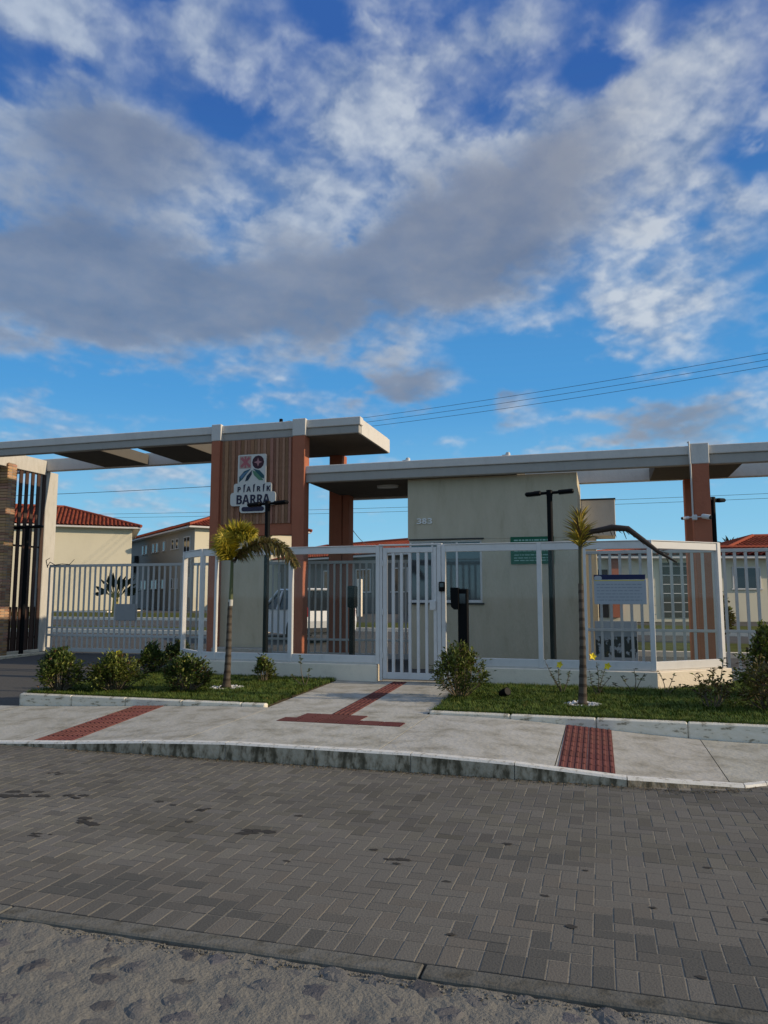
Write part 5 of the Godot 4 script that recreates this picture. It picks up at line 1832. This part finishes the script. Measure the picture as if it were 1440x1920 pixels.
func build_plants() -> void:
	build_grass()
	var y := 0.165
	bush("rounded dark green shrub at the left front corner of the left bed", Vector3(-7.95, y, -9.68), 0.4, 0.66, 44, 20, 0)
	bush("wide yellow green shrub near the front of the left bed, with one yellow flower", Vector3(-7.2, y, -10.0), 0.5, 0.55, 50, 18, 1, 0.066, 1)
	bush("dark shrub between the wide yellow green shrub and the left palm", Vector3(-6.12, y, -10.25), 0.4, 0.55, 38, 18, 0)
	bush("upright shrub at the back of the left bed before the sliding gate", Vector3(-8.2, y, -12.5), 0.3, 0.55, 28, 20, 0)
	bush("dark rounded shrub at the left end of the glass screen", Vector3(-8.42, y, -13.75), 0.32, 0.55, 30, 20, 3)
	bush("thin straggling shrub behind the wide one, against the dark driveway", Vector3(-8.1, y, -11.1), 0.24, 0.5, 9, 8, 1)
	bush("small bright shrub just right of the left palm trunk", Vector3(-5.55, y, -11.75), 0.2, 0.4, 14, 14, 1)
	bush("leafy green shrub right of the pedestrian gate at the edge of the path", Vector3(-2.0, y, -10.75), 0.46, 0.78, 40, 20, 1, 0.06)
	bush("large dark green shrub against the right bar fence", Vector3(2.25, y, -11.9), 0.6, 1.05, 60, 16, 1, 0.075)
	bush("brownish olive shrub in front of the large one at the right edge", Vector3(1.98, y, -10.6), 0.45, 0.7, 34, 12, 2)
	bush("low reddish shrub at the right, before the end of the low wall", Vector3(1.3, y, -10.6), 0.3, 0.42, 12, 7, 2, 0.06)
	bush("dark shrub beyond the right edge of the large one", Vector3(3.3, y, -12.0), 0.6, 1.0, 50, 20, 0, 0.06)
	sapling("thin young plant with two leaf clumps before the left low wall", Vector3(-4.62, y, -11.3), [[-0.08, 0, 0.5, 16, 0.72], [0.1, 0.05, 0.32, 12, 0.6], [-0.25, 0.0, 0.2, 12, 0.5]], 1, 0.06)
	sapling("young plant with yellow flowers left of the right palm", Vector3(-0.62, y, -11.6), [[-0.25, 0, 0.5, 16, 0.3], [-0.05, 0.1, 0.42, 16, 0.3], [0.12, 0, 0.36, 16, 0.3], [-0.15, 0.05, 0.3, 12, 0.2]], 1, 0.06, [Vector3(-0.02, 0.44, 0.1)])
	sapling("young plant with yellow flowers right of the right palm", Vector3(-0.12, y, -11.5), [[0.0, 0.05, 0.5, 18, 0.25], [0.12, 0, 0.42, 18, 0.25], [-0.1, 0.1, 0.38, 14, 0.3], [0.2, 0.06, 0.3, 12, 0.2]], 1, 0.06, [Vector3(-0.05, 0.58, 0.08), Vector3(0.16, 0.44, 0.05)])
	sapling("sparse young plant with dark round leaves before the right low wall", Vector3(0.42, y, -12.1), [[-0.2, 0, 0.25, 8, 0.6], [0.0, 0, 0.36, 9, 0.6], [0.15, 0.05, 0.3, 8, 0.6], [-0.32, 0.1, 0.14, 5, 0.5]], 3, 0.075)
	sapling("sparse young plant with thin twigs below the corner of the glass screen", Vector3(0.85, y, -11.9), [[-0.08, 0, 0.34, 6, 0.6], [0.12, 0, 0.3, 6, 0.6], [0.2, 0.1, 0.16, 5, 0.5]], 3, 0.07)
	sapling("leaning plant with dark leaves before the right end of the low wall", Vector3(1.45, y, -11.0), [[-0.3, 0, 0.4, 18, 0.4], [-0.1, 0.05, 0.5, 18, 0.4], [0.08, 0.0, 0.62, 18, 0.4], [-0.42, 0, 0.25, 12, 0.5], [0.2, 0, 0.4, 14, 0.4]], 3, 0.08)
	# left palm
	var at := Vector3(-5.766, y, -10.84)
	var pt := thing("palm_tree", "young palm with golden round frond and a frond drooping to the right", "palm tree", at, 0.0, "young palms on the garden beds")
	var b := Mb.new(at)
	var pp := []
	var rr := []
	for i in 34:
		var f := i / 33.0
		pp.append(at + Vector3(0.045 * f + sin(f * 5.0) * 0.008, f * 1.36, 0))
		rr.append(lerpf(0.066, 0.034, pow(f, 0.5)) * (1.0 + (0.09 if i % 3 == 0 else 0.0)) + (0.03 * maxf(0, 0.08 - f) / 0.08))
	for i in pp.size() - 1:
		b.col = g(0.55 if i % 3 == 0 else rng.randf_range(0.85, 1.35)) * Color(1, 0.96, 0.9)
		b.tube([pp[i], pp[i + 1]], [rr[i], rr[i + 1]], 12, false)
	obj("trunk", b, M.bark, pt)
	b = Mb.new(at, Color(0.10, 0.115, 0.045))
	b.tube([at + Vector3(0.045, 1.35, 0), at + Vector3(0.05, 1.6, 0), at + Vector3(0.055, 2.05, 0)], [0.036, 0.03, 0.025], 10)
	b.col = Color(0.5, 0.48, 0.42)
	b.tube([at + Vector3(0.043, 1.3, 0), at + Vector3(0.045, 1.4, 0)], [0.037, 0.038], 10)
	obj("crown_shaft", b, M.plain, pt)
	var gold := Color(0.46, 0.34, 0.03)
	var green := Color(0.26, 0.25, 0.03)
	var k := at + Vector3(0.05, 2.0, 0)
	frond(pt, at, [k, k + Vector3(-0.06, 0.2, 0.03), k + Vector3(0.0, 0.4, 0.05), k + Vector3(0.2, 0.5, 0.06), k + Vector3(0.42, 0.44, 0.05)], 110, 0.31, gold, green, 8, 0.15, 0.7)
	frond(pt, at, [k, k + Vector3(-0.03, 0.15, 0.08), k + Vector3(-0.02, 0.3, 0.2), k + Vector3(0.02, 0.38, 0.34)], 90, 0.31, gold, green, 8, 0.15, 0.7)
	frond(pt, at, [k, k + Vector3(0.18, 0.16, -0.02), k + Vector3(0.5, 0.3, -0.05), k + Vector3(0.85, 0.22, -0.06), k + Vector3(1.12, -0.08, -0.05)], 110, 0.21, Color(0.2, 0.13, 0.06), Color(0.2, 0.18, 0.04), 5, 0.5)
	b = Mb.new(at, Color(0.1, 0.07, 0.045))
	b.tube([k, k + Vector3(0.1, 0.06, 0.02), k + Vector3(0.06, -0.02, 0.03)], [0.02, 0.018, 0.01], 8)
	obj("old_sheath", b, M.plain, pt)
	# right palm
	at = Vector3(-0.305, y, -10.5)
	pt = thing("palm_tree", "young palm with upright golden tuft and one dead brown frond to the right", "palm tree", at, 0.0, "young palms on the garden beds")
	b = Mb.new(at)
	pp = []
	rr = []
	for i in 40:
		var f := i / 39.0
		pp.append(at + Vector3(0.03 * f + sin(f * 4.0) * 0.01, f * 1.62, 0))
		rr.append(lerpf(0.07, 0.032, pow(f, 0.4)) * (1.0 + (0.09 if i % 3 == 0 else 0.0)))
	for i in pp.size() - 1:
		b.col = g(0.55 if i % 3 == 0 else rng.randf_range(0.85, 1.35)) * Color(1, 0.96, 0.9)
		b.tube([pp[i], pp[i + 1]], [rr[i], rr[i + 1]], 12, false)
	obj("trunk", b, M.bark, pt)
	b = Mb.new(at, Color(0.09, 0.085, 0.05))
	b.tube([at + Vector3(0.03, 1.61, 0), at + Vector3(0.03, 1.8, 0), at + Vector3(0.035, 2.15, 0)], [0.032, 0.032, 0.03], 10)
	obj("crown_shaft", b, M.plain, pt)
	k = at + Vector3(0.035, 2.08, 0)
	b = Mb.new(at)
	for i in 210:
		var f := rng.randf()
		var a := rng.randf() * TAU
		var open := lerpf(1.25, 0.12, pow(f, 0.8)) * rng.randf_range(0.55, 1.1)
		var d := Vector3(cos(a) * sin(open), cos(open), sin(a) * sin(open))
		var p := k + Vector3(0.015 * cos(a), 0.02 + f * 0.34, 0.015 * sin(a))
		var l := lerpf(0.26, 0.36, f) * rng.randf_range(0.6, 1.1)
		var q1 := p + d * l * 0.55
		var q2 := p + (d + Vector3(cos(a) * 0.25, -0.1, sin(a) * 0.25)).normalized() * l
		var w := d.cross(Vector3(rng.randf_range(-1, 1), 0.3, 1)).normalized() * rng.randf_range(0.006, 0.011)
		b.col = Color(0.44, 0.30, 0.03).lerp(Color(0.22, 0.2, 0.035), rng.randf()) * rng.randf_range(0.6, 1.3)
		if rng.randf() < 0.2:
			b.col = Color(0.16, 0.09, 0.04)
		var nn := w.cross(d).normalized()
		b.tri_n(p - w * 0.7, p + w * 0.7, q1 + w, nn, nn, nn)
		b.tri_n(p - w * 0.7, q1 + w, q1 - w, nn, nn, nn)
		b.tri_n(q1 - w, q1 + w, q2, nn, nn, nn)
	obj("leaf_tuft", b, M.leaf, pt)
	b = Mb.new(at, Color(0.04, 0.028, 0.023))
	b.tube([k + Vector3(0.03, 0.12, 0), k + Vector3(0.14, 0.24, 0.01), k + Vector3(0.42, 0.29, 0.02), k + Vector3(0.62, 0.27, 0.03), k + Vector3(0.8, 0.12, 0.03), k + Vector3(1.0, -0.05, 0.03), k + Vector3(1.22, -0.19, 0.03)], [0.02, 0.035, 0.046, 0.04, 0.035, 0.025, 0.01], 8)
	for i in 46:
		var f := rng.randf()
		var sp := k + Vector3(0.1 + f * 1.1, 0.27 - maxf(0.0, f - 0.45) * 0.85, 0.03)
		var dd := Vector3(rng.randf_range(0.2, 0.9), rng.randf_range(-0.9, 0.1), rng.randf_range(-0.3, 0.3)).normalized()
		b.col = Color(0.07, 0.045, 0.03) * rng.randf_range(0.5, 1.5)
		b.leaf(sp, dd, Vector3.BACK, rng.randf_range(0.06, 0.14), 0.012, 0.2)
	b.tube([k + Vector3(0.56, 0.25, 0.03), k + Vector3(0.6, 0.13, 0.03)], [0.008, 0.004], 5)
	obj("dead_frond", b, M.plain, pt)
	pebbles("ring of white pebbles at the foot of the left palm", Vector3(-5.766, y - 0.005, -10.84), 0.25)
	pebbles("ring of white pebbles at the foot of the right palm", Vector3(-0.305, y - 0.005, -10.5), 0.23)
	# fan plant behind the sliding gate
	at = Vector3(-28.3, inner_h(-39.0) + 0.1, -39.0)
	pt = thing("fan_palm", "dark fan shaped plant on a pale yellow stem behind the left sliding gate", "fan palm", at)
	b = Mb.new(at, Color(0.3, 0.24, 0.06))
	b.tube([at, at + Vector3(0, 0.9, 0)], [0.2, 0.16], 8)
	for i in 9:
		var a := lerpf(-1.0, 1.0, i / 8.0)
		b.tube([at + Vector3(0, 0.8, 0), at + Vector3(sin(a) * 0.9, 0.8 + cos(a) * 0.9, 0.1)], [0.05, 0.03], 6)
	obj("stems", b, M.plain, pt)
	b = Mb.new(at)
	for i in 60:
		var a := rng.randf_range(-1.25, 1.25)
		var d := Vector3(sin(a), cos(a) * 0.8 + 0.05, rng.randf_range(-0.3, 0.3)).normalized()
		b.col = Color(0.02, 0.028, 0.016) * rng.randf_range(0.7, 1.5)
		b.leaf(at + Vector3(0, 0.8, 0) + d * rng.randf_range(0.55, 0.9), (d + Vector3(rng.randf_range(-0.4, 0.4), rng.randf_range(-0.4, 0.3), 0)).normalized(), Vector3.BACK, rng.randf_range(0.6, 0.95), rng.randf_range(0.16, 0.28))
	obj("leaves", b, M.leaf, pt)
	# distant palm at the right
	at = Vector3(9.7, 0.7, -65.0)
	pt = thing("distant_palm", "dark bushy palm crown far away above the right bar fence", "palm tree", at)
	b = Mb.new(at)
	b.tube([at, at + Vector3(0.2, 4.3, 0)], [0.25, 0.16], 8)
	obj("trunk", b, M.bark, pt)
	b = Mb.new(at)
	for i in 260:
		var d := Vector3(rng.randfn(0, 1), rng.randf_range(-0.5, 1), rng.randfn(0, 1)).normalized()
		b.col = Color(0.03, 0.045, 0.02) * rng.randf_range(0.5, 1.4)
		b.leaf(at + Vector3(0.2, 4.6, 0) + d * rng.randf_range(0.1, 0.7), (d + Vector3(0, -0.2, 0)).normalized(), Vector3.UP, rng.randf_range(0.5, 0.95), 0.14)
	obj("crown", b, M.leaf, pt)
	# low planting seen through the glass of the tower and behind the right glass bay
	bush("yellowish plant behind the right glass bay, before the dark garage door", Vector3(3.2, inner_h(-24.0), -24.0), 0.5, 1.5, 30, 16, 2, 0.14, 0, "plants inside the gates")
	bush("small green plant inside the glass, by the bench of the sign tower", Vector3(-6.7, 0.14, -13.4), 0.14, 0.32, 10, 12, 1, 0.05, 0, "plants inside the gates")

# ---------------------------------------------------------------- car
func build_car() -> void:
	var fw := Vector3(-3.18, 0, -2.98).normalized()     # where the far end points
	var at := Vector3(-9.45, 0.2, -22.7)
	var yaw := atan2(fw.x, fw.z)
	var t := thing("parked_car", "white estate car with dark windows parked behind the second sliding gate", "car", at, yaw)
	# outline along z (nose at +z), y up
	var low := [[-2.15, 0.42], [-2.2, 0.7], [-2.14, 1.0], [-1.2, 1.02], [0.9, 1.02], [1.15, 1.0], [2.0, 0.88], [2.2, 0.72], [2.22, 0.42], [1.9, 0.28], [-1.9, 0.28]]
	var body := Mb.new()
	var ring := func(x: float, inset: float) -> Array:
		var r := []
		for q in low:
			r.append(Vector3(x, q[1], q[0] * (1.0 - inset)))
		return r
	var cuts := [ring.call(-0.86, 0.05), ring.call(-0.9, 0.02), ring.call(-0.78, 0.0), ring.call(0.78, 0.0), ring.call(0.9, 0.02), ring.call(0.86, 0.05)]
	for i in cuts.size() - 1:
		for k in low.size():
			var k2 := (k + 1) % low.size()
			var md: Vector3 = (cuts[i][k] + cuts[i + 1][k2]) * 0.5 - Vector3(0, 0.65, 0)
			body.poly([cuts[i][k], cuts[i][k2], cuts[i + 1][k2], cuts[i + 1][k]], md * Vector3(0.2, 1, 0.4))
	body.poly(cuts[0], Vector3.LEFT)
	body.poly(cuts[-1], Vector3.RIGHT)
	obj("body", body, M.car_paint, t)
	var cab := Mb.new()
	var gl := Mb.new()
	var base := [[-2.1, 1.0], [1.0, 1.0], [0.25, 1.58], [-1.85, 1.6]]
	var sidep := func(s: float, gset: float) -> Array:
		return [Vector3(s * 0.85, 1.0, -2.12), Vector3(s * 0.85, 1.0, 1.1), Vector3(s * 0.66, 1.6, 0.25), Vector3(s * 0.66, 1.62, -1.85)]
	var L: Array = sidep.call(-1.0, 0.0)
	var R: Array = sidep.call(1.0, 0.0)
	gl.poly(L, Vector3.LEFT)
	gl.poly(R, Vector3.RIGHT)
	gl.poly([L[1], R[1], R[2], L[2]], Vector3(0, 0.5, 1))
	gl.poly([L[0], R[0], R[3], L[3]], Vector3(0, 0.3, -1))
	obj("windows", gl, M.car_glass, t)
	cab.box(Vector3(0, 1.64, -0.8), Vector3(1.3, 0.07, 2.2), 0.03)
	for s in [-1, 1]:
		for z in [[-2.12, -1.86], [-1.05, -0.95], [-0.1, -0.1], [1.1, 0.26]]:
			cab.tube([Vector3(s * 0.86, 1.0, z[0]), Vector3(s * 0.67, 1.61, z[1])], [0.05, 0.045], 6)
	obj("roof", cab, M.car_paint, t)
	for s in [-1, 1]:
		for z in [-1.35, 1.4]:
			var w := Mb.new()
			w.tube([Vector3(s * 0.72, 0.34, z), Vector3(s * 0.74, 0.34, z), Vector3(s * 0.91, 0.34, z), Vector3(s * 0.93, 0.34, z)], [0.28, 0.34, 0.34, 0.28], 20)
			var wo := obj("wheel", w, M.rubber, t)
			var rm := Mb.new()
			rm.tube([Vector3(s * 0.91, 0.34, z), Vector3(s * 0.935, 0.34, z)], [0.2, 0.19], 16)
			obj("rim", rm, M.aluminium, wo)
			var ac := Mb.new()
			ac.tube([Vector3(s * 0.85, 0.36, z), Vector3(s * 0.905, 0.36, z)], [0.42, 0.42], 20)
			obj("wheel_arch", ac, M.black, t)
		var hl := Mb.new()
		hl.box(Vector3(s * 0.68, 0.78, 2.12), Vector3(0.34, 0.16, 0.2), 0.04)
		obj("headlight", hl, M.lens, t)
		var tl := Mb.new()
		tl.box(Vector3(s * 0.78, 0.95, -2.12), Vector3(0.16, 0.3, 0.12), 0.03)
		obj("tail_light", tl, M.lamp_red, t)
	var bp := Mb.new()
	bp.box(Vector3(0, 0.42, -2.18), Vector3(1.6, 0.16, 0.1), 0.03)
	bp.box(Vector3(0, 0.42, 2.2), Vector3(1.6, 0.16, 0.1), 0.03)
	obj("bumper", bp, M.dark_metal, t)

# ---------------------------------------------------------------- wires
func wire(label: String, a: Vector3, c: Vector3, sag: float, r: float) -> void:
	var b := Mb.new(a)
	var p := []
	var q := []
	for i in 25:
		var f := i / 24.0
		p.append(a.lerp(c, f) - Vector3(0, sag * 4.0 * f * (1.0 - f), 0))
		q.append(r)
	b.tube(p, q, 5, false)
	var o := obj("overhead_wire", b, M.wire)
	o.position = a
	tag(o, label, "wire", "overhead wires")

func build_wires() -> void:
	wire("uppermost of the three wires rising to the right above the lower canopy", Vector3(-24.0, 13.2, -47.0), Vector3(14.0, 13.4, -36.5), 0.35, 0.012)
	wire("middle of the three wires rising to the right above the lower canopy", Vector3(-24.0, 13.0, -47.2), Vector3(14.0, 13.15, -36.7), 0.4, 0.012)
	wire("lowest of the three wires rising to the right above the lower canopy", Vector3(-24.0, 12.8, -47.4), Vector3(14.0, 12.9, -36.9), 0.45, 0.012)
	wire("dark wire crossing the sky just above the cream house at the left", Vector3(-75.0, 13.4, -70.0), Vector3(22.0, 13.2, -60.0), 0.7, 0.028)
	wire("thin wire in the opening left of the sign tower, upper of the lower pair", Vector3(-75.0, 11.4, -71.0), Vector3(22.0, 10.8, -72.0), 0.5, 0.018)
	wire("thin wire in the opening left of the sign tower, lower of the lower pair", Vector3(-75.0, 11.0, -71.2), Vector3(22.0, 10.4, -72.2), 0.5, 0.018)
	wire("slack wire that drops from the sign tower towards the tiled house", Vector3(-6.3, 3.9, -17.4), Vector3(-12.5, 4.6, -41.0), 0.4, 0.012)
